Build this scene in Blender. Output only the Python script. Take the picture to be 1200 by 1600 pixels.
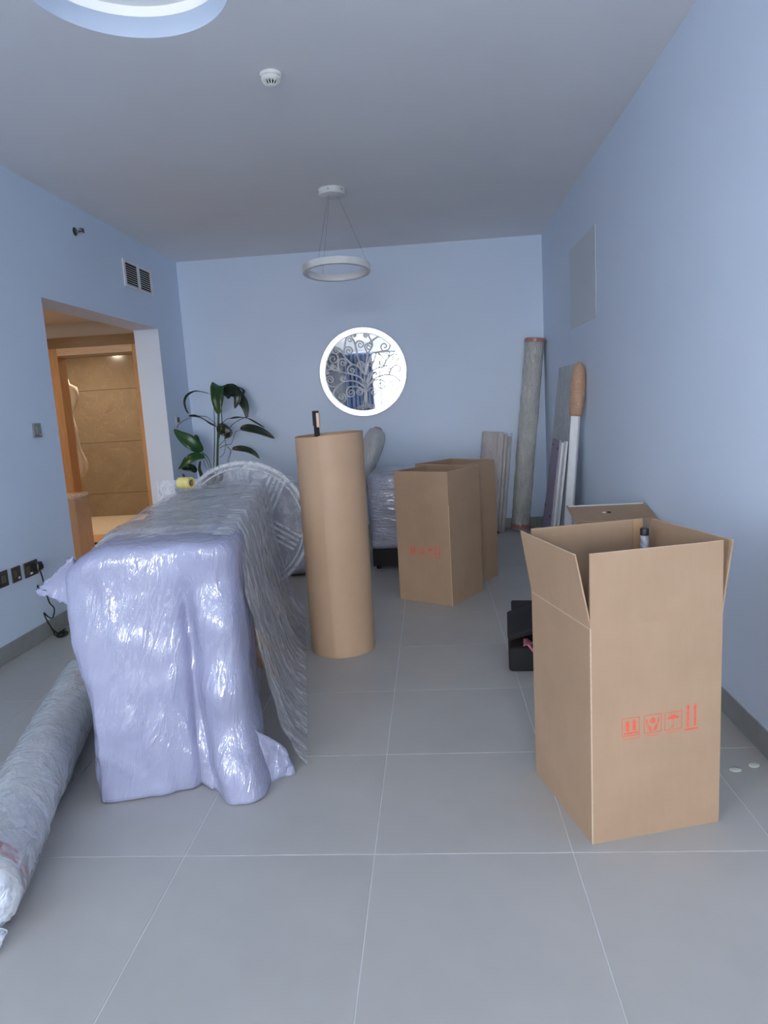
import bpy, bmesh, math, random
from mathutils import Vector, Matrix, noise
random.seed(7)
for o in list(bpy.data.objects): bpy.data.objects.remove(o)
S = bpy.context.scene
COL = S.collection
PI = math.pi
r_ = math.radians

# ------------------------------------------------------------------ camera
F_PX, YAW, PITCH, ROLL, CAM_H = 1060.56, 0.0755537, -0.1556316, 0.0584125, 1.360026
Rz = Matrix.Rotation(YAW, 3, 'Z'); Rx = Matrix.Rotation(PITCH, 3, 'X'); Ry = Matrix.Rotation(ROLL, 3, 'Y')
RM = Rz @ Rx @ Ry                                   # columns: right, forward, up
right, fwd, up = RM.col[0], RM.col[1], RM.col[2]
cam_d = bpy.data.cameras.new('camera'); cam = bpy.data.objects.new('camera', cam_d); COL.objects.link(cam)
m = Matrix((right, up, -fwd)).transposed().to_4x4(); m.translation = (0, 0, CAM_H)
cam.matrix_world = m
cam_d.sensor_fit = 'VERTICAL'; cam_d.sensor_height = 36.0; cam_d.lens = 36.0 * F_PX / 1600.0
cam_d.clip_start = 0.02; cam_d.clip_end = 200
S.camera = cam

def at(u, v, Y):                                    # point of the room that stands at depth Y
    d = RM @ Vector(((u - 600) / F_PX, 1, (800 - v) / F_PX)); t = Y / d.y
    return Vector((0, 0, CAM_H)) + d * t

# ------------------------------------------------------------------ sky, daylight, exposure
W = bpy.data.worlds.new('sky'); S.world = W; W.use_nodes = True
wn = W.node_tree.nodes; wl = W.node_tree.links; wn.clear()
wo = wn.new('ShaderNodeOutputWorld'); wb = wn.new('ShaderNodeBackground')
wg = wn.new('ShaderNodeTexCoord'); ws = wn.new('ShaderNodeSeparateXYZ'); wr = wn.new('ShaderNodeValToRGB')
wl.new(wg.outputs['Generated'], ws.inputs[0])
wmp = wn.new('ShaderNodeMapRange'); wmp.inputs[1].default_value = -1; wmp.inputs[2].default_value = 1
wl.new(ws.outputs[2], wmp.inputs[0]); wl.new(wmp.outputs[0], wr.inputs[0])
wr.color_ramp.elements[0].position = 0.45; wr.color_ramp.elements[0].color = (0.44, 0.44, 0.44, 1)   # hazy ground
wr.color_ramp.elements[1].position = 0.52; wr.color_ramp.elements[1].color = (0.95, 0.97, 1.0, 1)    # pale horizon
e_ = wr.color_ramp.elements.new(1.0); e_.color = (0.50, 0.64, 0.88, 1)                              # blue zenith
wl.new(wr.outputs[0], wb.inputs[0]); wb.inputs[1].default_value = 24.8
wl.new(wb.outputs[0], wo.inputs[0])
WIN_X0, WIN_X1, WIN_Z0, WIN_Z1, WALL_F = -2.35, 1.14, 0.05, 2.92, -6.0
SW_Y0, SW_Y1, SW_Z0, SW_Z1 = -1.95, -0.75, 0.05, 2.60         # second glazed door, in the left wall behind the viewer
pd = bpy.data.lights.new('window_portal', 'AREA'); pd.shape = 'RECTANGLE'; pd.size = WIN_X1 - WIN_X0; pd.size_y = WIN_Z1 - WIN_Z0
pd.cycles.is_portal = True
po = bpy.data.objects.new('window_portal', pd); COL.objects.link(po)
po.location = ((WIN_X0 + WIN_X1) / 2, WALL_F - 0.22, (WIN_Z0 + WIN_Z1) / 2); po.rotation_euler = (PI / 2, 0, 0)
pd2 = bpy.data.lights.new('window_portal_side', 'AREA'); pd2.shape = 'RECTANGLE'; pd2.size = SW_Z1 - SW_Z0; pd2.size_y = SW_Y1 - SW_Y0
pd2.cycles.is_portal = True
po2 = bpy.data.objects.new('window_portal_side', pd2); COL.objects.link(po2)
po2.location = (-2.83, (SW_Y0 + SW_Y1) / 2, (SW_Z0 + SW_Z1) / 2); po2.rotation_euler = (0, -PI / 2, 0)
S.view_settings.view_transform = 'Standard'; S.view_settings.look = 'None'
S.view_settings.gamma = 1.0; S.view_settings.use_curve_mapping = False
S.view_settings.exposure = 0.0
try:
    S.cycles.max_bounces = 7; S.cycles.diffuse_bounces = 6; S.cycles.glossy_bounces = 3; S.cycles.transparent_max_bounces = 12
    S.cycles.sample_clamp_indirect = 6.0
    S.cycles.use_light_tree = False; S.cycles.caustics_reflective = False; S.cycles.caustics_refractive = False
    S.cycles.use_adaptive_sampling = True; S.cycles.adaptive_threshold = .03
except Exception: pass

# ------------------------------------------------------------------ materials
MATS = {}
class NT:
    def __init__(s, name):
        s.m = bpy.data.materials.new(name); s.m.use_nodes = True
        s.n = s.m.node_tree.nodes; s.l = s.m.node_tree.links
        s.p = s.n['Principled BSDF']; s.out = s.n['Material Output']; MATS[name] = s.m
        s._co = None
    def co(s, scale=(1, 1, 1), rot=(0, 0, 0)):
        if s._co is None: s._co = s.n.new('ShaderNodeTexCoord')
        mp = s.n.new('ShaderNodeMapping'); mp.inputs['Scale'].default_value = scale; mp.inputs['Rotation'].default_value = rot
        src = s._co.outputs['Object']
        if any(rot):
            mp.inputs['Rotation'].default_value = (0, 0, 0)
            m0 = s.n.new('ShaderNodeMapping'); m0.inputs['Rotation'].default_value = rot; s.l.new(src, m0.inputs[0]); src = m0.outputs[0]
        s.l.new(src, mp.inputs[0]); return mp.outputs[0]
    def noise(s, scale=5, detail=3, rough=.5, st=(1, 1, 1), dist=0, rot=(0, 0, 0)):
        t = s.n.new('ShaderNodeTexNoise'); t.inputs['Scale'].default_value = scale; t.inputs['Detail'].default_value = detail
        t.inputs['Roughness'].default_value = rough; t.inputs['Distortion'].default_value = dist
        s.l.new(s.co(st, rot), t.inputs['Vector']); return t.outputs['Fac']
    def ridge(s, scale=8, width=.05, st=(1, 1, 1), rot=(0, 0, 0), dist=.6, detail=3):
        n = s.noise(scale, detail, .55, st, dist, rot)
        a = s.n.new('ShaderNodeMath'); a.operation = 'SUBTRACT'; a.inputs[1].default_value = .5; s.l.new(n, a.inputs[0])
        b = s.n.new('ShaderNodeMath'); b.operation = 'ABSOLUTE'; s.l.new(a.outputs[0], b.inputs[0])
        return s.fr(b.outputs[0], 1, 0, 0, width)
    def ramp(s, fac, stops):
        r = s.n.new('ShaderNodeValToRGB'); e = r.color_ramp.elements
        while len(e) < len(stops): e.new(.5)
        for i, (p, c) in enumerate(stops):
            e[i].position = p; e[i].color = (*c, 1) if len(c) == 3 else c
        s.l.new(fac, r.inputs[0]); return r.outputs[0]
    def fr(s, fac, a, b, lo=.0, hi=1.):
        r = s.n.new('ShaderNodeMapRange'); r.inputs[1].default_value = lo; r.inputs[2].default_value = hi
        r.inputs[3].default_value = a; r.inputs[4].default_value = b; s.l.new(fac, r.inputs[0]); return r.outputs[0]
    def bump(s, h, strength=.3, dist=.01, prev=None):
        b = s.n.new('ShaderNodeBump'); b.inputs['Strength'].default_value = strength; b.inputs['Distance'].default_value = dist
        s.l.new(h, b.inputs['Height'])
        if prev is not None: s.l.new(prev, b.inputs['Normal'])
        return b.outputs[0]
    def set(s, **k):
        for key, v in k.items():
            key = key.replace('_', ' ')
            if hasattr(v, 'is_linked'): s.l.new(v, s.p.inputs[key])
            else: s.p.inputs[key].default_value = (*v, 1) if isinstance(v, tuple) and len(v) == 3 else v
        return s
def vary(c, k): return tuple(max(0, min(1, x * k)) for x in c)
def plain(name, c, rough=.5, metal=0, var=.06, scale=8, coat=0, bump=0):
    t = NT(name); n = t.noise(scale, 2, .6)
    t.set(Base_Color=t.ramp(n, [(.3, vary(c, 1 - var)), (.7, vary(c, 1 + var))]), Roughness=rough, Metallic=metal, Coat_Weight=coat)
    if bump: t.set(Normal=t.bump(t.noise(scale * 12, 3), bump, .004))
    return t
WALLC = (.705, .81, .965)
def wall_mat(name, c, var=.012):
    t = NT(name); n = t.noise(1.6, 1, .5)
    t.set(Base_Color=t.ramp(n, [(.3, vary(c, 1 - var)), (.7, vary(c, 1 + var))]), Roughness=.75, Specular_IOR_Level=.25)
wall_mat('wall_paint', WALLC); wall_mat('ceiling_paint', (.90, .905, .915))
wall_mat('reveal_paint', (.72, .74, .80)); wall_mat('patch_tone', (.655, .72, .78)); wall_mat('hall_paint', (.74, .70, .64))
t = NT('floor_tile')
n1 = t.noise(2.2, 3, .62)
oi = t.n.new('ShaderNodeObjectInfo'); mx = t.n.new('ShaderNodeMix'); mx.data_type = 'RGBA'; mx.blend_type = 'MULTIPLY'
mx.inputs[0].default_value = 1
t.l.new(t.ramp(n1, [(.28, (.42, .41, .39)), (.72, (.48, .468, .445))]), mx.inputs[6])
t.l.new(t.ramp(oi.outputs['Random'], [(0, (.965, .965, .965)), (1, (1, 1, 1))]), mx.inputs[7])
t.set(Base_Color=mx.outputs[2], Roughness=t.fr(n1, .34, .50), Specular_IOR_Level=.45)
plain('grout', (.66, .67, .67), .8)
plain('skirting_tile', (.30, .31, .31), .45, var=.08, scale=6)
t = NT('cardboard'); fl = t.noise(3.0, 4, .6); fine = t.noise(60, 3, .6, st=(1, 1, .12))
mc = t.n.new('ShaderNodeMix'); mc.data_type = 'RGBA'; mc.blend_type = 'MULTIPLY'; mc.inputs[0].default_value = 1
t.l.new(t.ramp(fl, [(.3, (.35, .235, .15)), (.7, (.405, .275, .18))]), mc.inputs[6]); t.l.new(t.ramp(fine, [(.2, (.95, .95, .95)), (.8, (1, 1, 1))]), mc.inputs[7])
t.set(Base_Color=mc.outputs[2], Roughness=.62, Specular_IOR_Level=.3, Normal=t.bump(fine, .08, .002))
plain('cardboard_edge', (.56, .43, .31), .8, var=.1, scale=60)
t = NT('kraft_paper'); fl = t.noise(2.5, 4, .6); fine = t.noise(90, 2, .5, st=(1, 1, .05))
t.set(Base_Color=t.ramp(fl, [(.3, (.44, .29, .185)), (.7, (.49, .33, .21))]), Roughness=.5, Specular_IOR_Level=.35, Normal=t.bump(fine, .05, .001))
plain('red_print', (.72, .10, .055), .7, var=.12, scale=120)
plain('brown_tape', (.45, .29, .17), .25, var=.05)
plain('black_plastic', (.012, .012, .014), .35)
plain('black_fabric', (.008, .008, .01), .8, bump=.2)
plain('pink_cloth', (.75, .22, .32), .8, var=.25, scale=40)
plain('white_metal', (.80, .82, .84), .35)
plain('lamp_white', (.74, .75, .74), .4)
plain('detector_white', (.80, .80, .76), .3)
plain('dark_gap', (.01, .01, .012), .8)
plain('steel', (.45, .46, .46), .25, 1.0)
plain('dark_metal', (.10, .11, .11), .35, .9)
plain('bronze_plate', (.085, .075, .065), .35, .4)
plain('bronze_light', (.20, .17, .13), .35, .5)
plain('switch_plate', (.33, .34, .30), .3, .85)
plain('white_plastic', (.78, .79, .80), .35)
plain('screen_dark', (.03, .035, .05), .15)
plain('green_plastic', (.10, .62, .06), .35)
plain('wire_grey', (.28, .28, .30), .4, .6)
plain('soil', (.012, .010, .009), .9)
plain('pot_black', (.012, .012, .013), .35)
plain('stem_green', (.035, .085, .03), .45, var=.3, scale=30)
plain('twig', (.03, .028, .02), .7)
plain('red_tape', (.42, .17, .17), .3, var=.35, scale=40, coat=.6)
plain('yellow_tape', (.80, .68, .22), .3, var=.12, scale=30, coat=.6)
plain('purple_panel', (.30, .25, .36), .45)
plain('tan_tip', (.72, .47, .32), .4)
plain('pale_piece', (.80, .82, .74), .6)
plain('wood_leg', (.40, .25, .14), .5, var=.25, scale=20)
plain('beige_floor', (.72, .60, .46), .4, var=.1, scale=18)
plain('towel_cloth', (.75, .68, .58), .9)
plain('balcony_tile', (.42, .41, .40), .7)
plain('curtain_blue', (.16, .20, .32), .8, var=.2)
plain('curtain_dark', (.05, .055, .07), .8, var=.3)
plain('frame_grey', (.35, .36, .38), .35, .6)
t = NT('wood'); wv = t.noise(9, 5, .6, st=(7, 7, .6), dist=.5)
t.set(Base_Color=t.ramp(wv, [(.3, (.56, .30, .135)), (.7, (.68, .40, .20))]), Roughness=.42)
t = NT('dark_wood'); wv = t.noise(9, 5, .6, st=(.6, 7, 7), dist=.5)
t.set(Base_Color=t.ramp(wv, [(.3, (.25, .155, .075)), (.7, (.32, .20, .10))]), Roughness=.4)
t = NT('pale_wood'); wv = t.noise(12, 5, .6, st=(.6, 7, 7))
t.set(Base_Color=t.ramp(wv, [(.3, (.72, .52, .34)), (.7, (.82, .64, .46))]), Roughness=.4)
t = NT('marble'); v1 = t.noise(1.3, 6, .6, dist=1.6); v2 = t.noise(2.3, 5, .55, dist=2.4)
mm = t.n.new('ShaderNodeMix'); mm.data_type = 'RGBA'; mm.blend_type = 'ADD'; mm.inputs[0].default_value = 1
t.l.new(t.ramp(v1, [(.3, (.25, .19, .13)), (.7, (.33, .255, .18))]), mm.inputs[6])
t.l.new(t.ramp(v2, [(.485, (0, 0, 0)), (.5, (.06, .052, .04)), (.515, (0, 0, 0))]), mm.inputs[7])
t.set(Base_Color=mm.outputs[2], Roughness=.16)
plain('marble_joint', (.72, .62, .50), .7)
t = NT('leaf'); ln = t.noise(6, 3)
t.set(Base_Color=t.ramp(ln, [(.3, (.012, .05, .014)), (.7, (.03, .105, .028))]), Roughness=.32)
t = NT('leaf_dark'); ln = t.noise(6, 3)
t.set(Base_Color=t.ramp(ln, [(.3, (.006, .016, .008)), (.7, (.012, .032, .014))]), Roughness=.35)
t = NT('mirror_glass'); t.set(Base_Color=(.93, .95, .97), Metallic=1.0, Roughness=.015)
t = NT('silver_wire'); t.set(Base_Color=t.ramp(t.noise(60, 2), [(.3, (.58, .59, .62)), (.7, (.74, .75, .78))]), Metallic=.25, Roughness=.35)
t = NT('mosaic_frame')
vo = t.n.new('ShaderNodeTexVoronoi'); vo.feature = 'DISTANCE_TO_EDGE'; vo.inputs['Scale'].default_value = 75; t.l.new(t.co(), vo.inputs['Vector'])
t.set(Base_Color=t.ramp(vo.outputs[0], [(.01, (.62, .65, .68)), (.05, (.99, .99, .99))]), Metallic=1.0, Roughness=.40,
      Normal=t.bump(vo.outputs[0], .12, .002))

def wrapped(name, c1, c2, st=(1, 1, 1), scale=14, wr=.5, weave=0, coat=1.0, crough=.10, rough=.65, big=6, rot=(0, 0, 0), haze=.3, hazec=(.72, .74, .80)):
    """goods seen through a tight layer of stretch film: matte body, crinkled glossy coat, milky creases"""
    t = NT(name)
    base = t.ramp(t.noise(big, 4, .6), [(.3, c1), (.7, c2)])
    crinkle = t.noise(scale, 3, .5, st=st, dist=.7, rot=rot)
    fold = t.ridge(scale * .9, .09, st, rot); fine = t.ridge(scale * 2.6, .06, st, rot)
    patch = t.noise(scale * .35, 3, .6)
    mu = t.n.new('ShaderNodeMath'); mu.operation = 'MULTIPLY'; t.l.new(fine, mu.inputs[0]); t.l.new(t.fr(patch, 0, 1, .42, .62), mu.inputs[1])
    mk = t.ramp(mu.outputs[0], [(.25, (0, 0, 0)), (.95, (haze, haze, haze))])
    m2 = t.n.new('ShaderNodeMix'); m2.data_type = 'RGBA'
    t.l.new(mk, m2.inputs[0]); t.l.new(base, m2.inputs[6]); m2.inputs[7].default_value = (*hazec, 1)
    colr = m2.outputs[2]
    nb = None
    if weave:
        w1 = t.n.new('ShaderNodeTexWave'); w1.bands_direction = 'Z'; w1.inputs['Scale'].default_value = weave; w1.inputs['Distortion'].default_value = 1.2; w1.inputs['Detail Scale'].default_value = .6
        w2 = t.n.new('ShaderNodeTexWave'); w2.bands_direction = 'X'; w2.inputs['Scale'].default_value = weave; w2.inputs['Distortion'].default_value = 1.2; w2.inputs['Detail Scale'].default_value = .6
        t.l.new(t.co(), w1.inputs[0]); t.l.new(t.co(), w2.inputs[0])
        ma = t.n.new('ShaderNodeMath'); ma.operation = 'MULTIPLY'; t.l.new(w1.outputs['Fac'], ma.inputs[0]); t.l.new(w2.outputs['Fac'], ma.inputs[1])
        m3 = t.n.new('ShaderNodeMix'); m3.data_type = 'RGBA'; m3.blend_type = 'MULTIPLY'; m3.inputs[0].default_value = 1
        t.l.new(colr, m3.inputs[6]); t.l.new(t.ramp(ma.outputs[0], [(.05, (.76, .76, .80)), (.6, (1.0, 1.0, 1.0))]), m3.inputs[7])
        colr = m3.outputs[2]; nb = t.bump(ma.outputs[0], .25, .002)
    cn = t.bump(fine, wr, .0015, t.bump(fold, wr, .005, t.bump(crinkle, wr, .014)))
    nb = t.bump(fold, wr * .6, .002, nb)
    t.set(Base_Color=colr, Roughness=rough, Specular_IOR_Level=.3, Coat_Weight=coat, Coat_Roughness=crough, Coat_IOR=2.1, Coat_Normal=cn)
    if nb is not None: t.set(Normal=nb)
    return t
SL = (0, r_(-16), 0)
wrapped('wrapped_lilac', (.335, .345, .485), (.385, .40, .55), st=(3.4, 3.4, .55), scale=5, wr=.5, weave=62, coat=.75, crough=.07, haze=.42, rot=SL, hazec=(.62, .66, .80))
wrapped('wrapped_grey', (.44, .45, .47), (.54, .55, .58), st=(1.3, 2.6, 1.0), scale=7, wr=.9, crough=.05, haze=.6, hazec=(.80, .82, .85))
wrapped('wrapped_sofa_dark', (.24, .25, .32), (.33, .34, .42), st=(.5, 1, 3.2), scale=9, wr=.8, crough=.07, haze=.6)
wrapped('wrapped_rug', (.42, .42, .385), (.54, .54, .50), st=(3.4, 3.4, 1.4), scale=7, wr=1.5, crough=.05, haze=.6, hazec=(.78, .80, .80))
wrapped('wrapped_rug_foreground', (.52, .53, .52), (.63, .64, .63), st=(1.6, 1.6, 1.6), scale=7, wr=.6, crough=.08, haze=.55, hazec=(.75, .77, .80))
wrapped('wrapped_planks', (.36, .31, .28), (.47, .42, .38), st=(9, 9, .35), scale=7, wr=.6, crough=.12, haze=.3)
wrapped('wrapped_board', (.42, .43, .42), (.52, .53, .52), st=(3, 3, .6), scale=5, wr=.8, crough=.08, haze=.5)
wrapped('wrapped_tan', (.45, .25, .14), (.55, .32, .19), st=(1, 1, 3), scale=16, wr=.9, crough=.06, haze=.2)

wrapped('wrapped_pale', (.62, .48, .36), (.70, .56, .43), st=(3, 3, .6), scale=9, wr=.6, haze=.4)

def film(name, lo, hi, st=(1, 1, 1), scale=8, rough=.08, wr=.8, col=(.80, .82, .88), rot=(0, 0, 0), amp=1.0):
    t = NT(name)
    fine = t.ridge(scale * 1.5, .10, st, rot, .5, 4); fold = t.ridge(scale * .5, .10, st, rot, .6, 3); patch = t.noise(scale * .3, 3, .6)
    ad = t.n.new('ShaderNodeMath'); ad.operation = 'MAXIMUM'; t.l.new(fold, ad.inputs[1])
    mu = t.n.new('ShaderNodeMath'); mu.operation = 'MULTIPLY'; t.l.new(fine, mu.inputs[0]); t.l.new(t.fr(patch, .25, 1, .4, .65), mu.inputs[1]); t.l.new(mu.outputs[0], ad.inputs[0])
    t.set(Base_Color=col, Roughness=rough, Specular_IOR_Level=.7, Normal=t.bump(ad.outputs[0], wr, .003 * amp, t.bump(t.noise(scale * .6, 4, .6, st, .8, rot), wr, .012 * amp)))
    tr = t.n.new('ShaderNodeBsdfTransparent'); tr.inputs[0].default_value = (.97, .97, .98, 1); ms = t.n.new('ShaderNodeMixShader')
    t.l.new(t.fr(ad.outputs[0], lo, hi), ms.inputs[0]); t.l.new(tr.outputs[0], ms.inputs[1]); t.l.new(t.p.outputs[0], ms.inputs[2])
    t.l.new(ms.outputs[0], t.out.inputs[0]); return t
film('stretch_film', .26, .75, st=(1.2, 3.6, .6), scale=8, rot=(r_(-22), 0, 0), col=(.80, .82, .85), amp=1.6, rough=.05)
film('top_film', .16, .6, st=(.9, 2.2, 1), scale=7, rot=(0, 0, r_(-28)), col=(.80, .82, .85), amp=3.2, rough=.05)
film('bundle_film', .04, .25, st=(5, 5, .3), scale=8)
film('clock_film', .05, .36, st=(1.5, 1.5, 1.5), scale=9, rot=(0, r_(35), 0), col=(.72, .74, .78))
film('loose_film', .10, .5, st=(2, 2, .8), scale=10)
film('bundled_film', .5, .95, st=(1, 1, 1), scale=26, rough=.05, col=(.62, .66, .76))
t = NT('window_glass'); tr = t.n.new('ShaderNodeBsdfTransparent'); ms = t.n.new('ShaderNodeMixShader'); ms.inputs[0].default_value = .06
t.set(Base_Color=(.9, .95, 1), Roughness=.02); t.l.new(tr.outputs[0], ms.inputs[1]); t.l.new(t.p.outputs[0], ms.inputs[2]); t.l.new(ms.outputs[0], t.out.inputs[0])
def emit(name, c, s):
    t = NT(name); t.set(Base_Color=(.8, .8, .8), Emission_Color=c, Emission_Strength=s)
emit('band_glow', (.86, .93, 1.0), .45); emit('downlight_glow', (1.0, .78, .5), 6)

# ------------------------------------------------------------------ mesh helpers
class MB:
    def __init__(s): s.bm = bmesh.new()
    def box(s, x0, x1, y0, y1, z0, z1, M=None, bev=0, seg=1):
        r = bmesh.ops.create_cube(s.bm, size=1)
        T = Matrix.Translation(((x0 + x1) / 2, (y0 + y1) / 2, (z0 + z1) / 2)) @ Matrix.Diagonal((x1 - x0, y1 - y0, z1 - z0, 1))
        bmesh.ops.transform(s.bm, matrix=T, verts=r['verts'])
        vs = r['verts']
        if bev:
            es = list({e for v in vs for e in v.link_edges})
            q = bmesh.ops.bevel(s.bm, geom=es, offset=bev, segments=seg, affect='EDGES', profile=.5); vs = list({v for f in q['faces'] for v in f.verts} | {v for v in vs if v.is_valid})
        if M is not None: bmesh.ops.transform(s.bm, matrix=M, verts=vs)
        return s
    def loops(s, rings, closed=True, cap0=True, cap1=True):
        R = [[s.bm.verts.new(p) for p in ring] for ring in rings]; n = len(R[0])
        for a, b in zip(R, R[1:]):
            for i in range(n if closed else n - 1):
                j = (i + 1) % n; s.bm.faces.new((a[i], a[j], b[j], b[i]))
        if closed and cap0: s.bm.faces.new(R[0][::-1])
        if closed and cap1: s.bm.faces.new(R[-1])
        return s
    def lathe(s, prof, n=32, M=None, cap0=True, cap1=True):
        rings = [[Vector((r * math.cos(2 * PI * i / n), r * math.sin(2 * PI * i / n), z)) for i in range(n)] for r, z in prof]
        if M is not None: rings = [[M @ p for p in R] for R in rings]
        return s.loops(rings, True, cap0, cap1)
    def tube(s, pts, r, n=8, taper=None):
        pts = [Vector(p) for p in pts]; rings = []; prev = None
        for i, p in enumerate(pts):
            d = (pts[min(i + 1, len(pts) - 1)] - pts[max(i - 1, 0)])
            if d.length < 1e-9: d = Vector((0, 0, 1))
            d.normalize()
            if prev is None:
                a = Vector((0, 0, 1)) if abs(d.z) < .9 else Vector((1, 0, 0)); x = d.cross(a).normalized()
            else:
                x = prev - d * prev.dot(d)
                x = x.normalized() if x.length > 1e-6 else d.orthogonal().normalized()
            prev = x; y = d.cross(x)
            rr = r if taper is None else r * taper(i / (len(pts) - 1))
            rings.append([p + (x * math.cos(2 * PI * k / n) + y * math.sin(2 * PI * k / n)) * rr for k in range(n)])
        return s.loops(rings)
    def poly(s, pts, th=None, M=None):
        """flat polygon in XZ-like plane given as 3-D points; th = thickness vector"""
        a = [s.bm.verts.new(p) for p in pts]
        if th is None: s.bm.faces.new(a); return s
        b = [s.bm.verts.new(Vector(p) + Vector(th)) for p in pts]; n = len(a)
        s.bm.faces.new(a[::-1]); s.bm.faces.new(b)
        for i in range(n): s.bm.faces.new((a[i], a[(i + 1) % n], b[(i + 1) % n], b[i]))
        return s
    def grid(s, fn, nu, nv):
        V = [[s.bm.verts.new(fn(i / nu, j / nv)) for i in range(nu + 1)] for j in range(nv + 1)]
        for j in range(nv):
            for i in range(nu): s.bm.faces.new((V[j][i], V[j][i + 1], V[j + 1][i + 1], V[j + 1][i]))
        return s
    def build(s, name, mat, parent=None, smooth=False, autos=None):
        bmesh.ops.recalc_face_normals(s.bm, faces=s.bm.faces[:])
        me = bpy.data.meshes.new(name); s.bm.to_mesh(me); s.bm.free()
        me.materials.append(MATS[mat])
        if smooth or autos:
            for p in me.polygons: p.use_smooth = True
        if autos: me.set_sharp_from_angle(angle=math.radians(autos))
        o = bpy.data.objects.new(name, me); COL.objects.link(o)
        if parent is not None: o.parent = parent
        return o
def tag(o, label=None, cat=None, group=None, kind=None):
    if label: o['label'] = label
    if cat: o['category'] = cat
    if group: o['group'] = group
    if kind: o['kind'] = kind
    return o
def thing(name, label, cat, loc=(0, 0, 0), rz=0, group=None):
    o = bpy.data.objects.new(name, None); COL.objects.link(o); o.location = loc; o.rotation_euler = (0, 0, rz)
    o.empty_display_size = .05
    return tag(o, label, cat, group)
def struct(name, mb, mat, label=None, parent=None, smooth=False):
    o = mb.build(name, mat, parent, smooth)
    if parent is None:
        tag(o, label, None, None, 'structure')
    return o
def cr(pts, n=8, closed=False):
    P = [Vector(p) for p in pts]; out = []; L = len(P)
    rng = range(L) if closed else range(L - 1)
    for i in rng:
        if closed: a, b, c, d = P[i - 1], P[i], P[(i + 1) % L], P[(i + 2) % L]
        else: a, b, c, d = P[max(i - 1, 0)], P[i], P[i + 1], P[min(i + 2, L - 1)]
        for k in range(n):
            t = k / n
            out.append(.5 * ((2 * b) + (c - a) * t + (2 * a - 5 * b + 4 * c - d) * t * t + (3 * b - a - 3 * c + d) * t ** 3))
    if not closed: out.append(P[-1])
    return out
def axisM(a, b, roll=0):
    """matrix with local z from a to b"""
    a, b = Vector(a), Vector(b); z = (b - a).normalized(); q = z.to_track_quat('Z', 'Y')
    return Matrix.Translation(a) @ q.to_matrix().to_4x4() @ Matrix.Rotation(roll, 4, 'Z'), (b - a).length
NZ = lambda p, s=1.0: noise.noise(Vector(p) * s)

# ------------------------------------------------------------------ room shell
XL, XR, D, H = -2.545, 1.183, 7.176, 2.942
DY0, DY1, DZ, DXI = 4.528, 6.50, 2.203, -2.785
T = .6; GX, GY = -.2336, 1.8866; J = .0035
fl = struct('floor', MB().box(XL - .24, XR + .2, WALL_F - .2, D + .2, -.12, -.0015), 'grout', 'light grey grout bed of the tiled living room floor')
tile_meshes = {}
def floor_tile(x0, x1, y0, y1):
    key = (round(x1 - x0, 4), round(y1 - y0, 4))
    if key not in tile_meshes:
        w, l = key; mb = MB().box(0, w, 0, l, -.009, 0, bev=.0008)
        o = mb.build('floor_tile', 'floor_tile', fl); tile_meshes[key] = o.data
    else:
        o = bpy.data.objects.new('floor_tile', tile_meshes[key]); COL.objects.link(o); o.parent = fl
    o.location = (x0, y0, 0)
xs = [XL] + [GX + i * T for i in range(-6, 6) if XL + .02 < GX + i * T < XR - .02] + [XR]
ys = [WALL_F] + [GY + i * T for i in range(-18, 12) if WALL_F + .02 < GY + i * T < D - .02] + [D]
for a, b in zip(xs, xs[1:]):
    for c, d in zip(ys, ys[1:]): floor_tile(a + J / 2, b - J / 2, c + J / 2, d - J / 2)

struct('wall_back', MB().box(XL - .3, XR + .2, D, D + .2, -.1, H + .2), 'wall_paint', 'pale blue-white painted end wall')
wr_ = struct('wall_right', MB().box(XR, XR + .2, WALL_F - .2, D + .2, -.1, H + .2), 'wall_paint', 'pale blue-white painted wall on the right')
wl_ = MB(); wl_.box(DXI, XL, WALL_F - .2, SW_Y0, -.1, H + .2); wl_.box(DXI, XL, SW_Y1, DY0, -.1, H + .2)
wl_.box(DXI, XL, SW_Y0, SW_Y1, -.1, SW_Z0); wl_.box(DXI, XL, SW_Y0, SW_Y1, SW_Z1, H + .2); wl_.box(DXI, XL, DY1, D + .2, -.1, H + .2); wl_.box(DXI, XL, DY0, DY1, DZ, H + .2)
struct('wall_left', wl_, 'wall_paint', 'pale blue-white painted wall on the left with the open doorway')
wf = MB(); y0, y1 = WALL_F - .2, WALL_F
wf.box(XL - .24, WIN_X0, y0, y1, -.1, H + .2); wf.box(WIN_X1, XR + .2, y0, y1, -.1, H + .2)
wf.box(WIN_X0, WIN_X1, y0, y1, -.1, WIN_Z0); wf.box(WIN_X0, WIN_X1, y0, y1, WIN_Z1, H + .2)
struct('wall_front', wf, 'wall_paint', 'pale wall around the wide glazed balcony door')
# the ceiling with its round recess
CX, CY, CR = -1.046, 2.694, .3765
bm = bmesh.new(); n = 96
outer = [bm.verts.new(p) for p in ((XL - .24, WALL_F - .2, H), (XR + .2, WALL_F - .2, H), (XR + .2, D + .2, H), (XL - .24, D + .2, H))]
inner = [bm.verts.new((CX + CR * math.cos(2 * PI * i / n), CY + CR * math.sin(2 * PI * i / n), H)) for i in range(n)]
es = [bm.edges.new((L[i], L[(i + 1) % len(L)])) for L in (outer, inner) for i in range(len(L))]
bmesh.ops.triangle_fill(bm, use_beauty=True, use_dissolve=False, edges=es)
top = [bm.verts.new((v.co.x, v.co.y, H + .122)) for v in inner]
bm.faces.new(top)
cm = MB(); cm.bm.free(); cm.bm = bm
cm.box(XL - .3, XR + .2, WALL_F - .3, D + .2, H + .16, H + .3)
ceil = struct('ceiling', cm, 'ceiling_paint', 'flat pale grey ceiling with a round recess')
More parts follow.
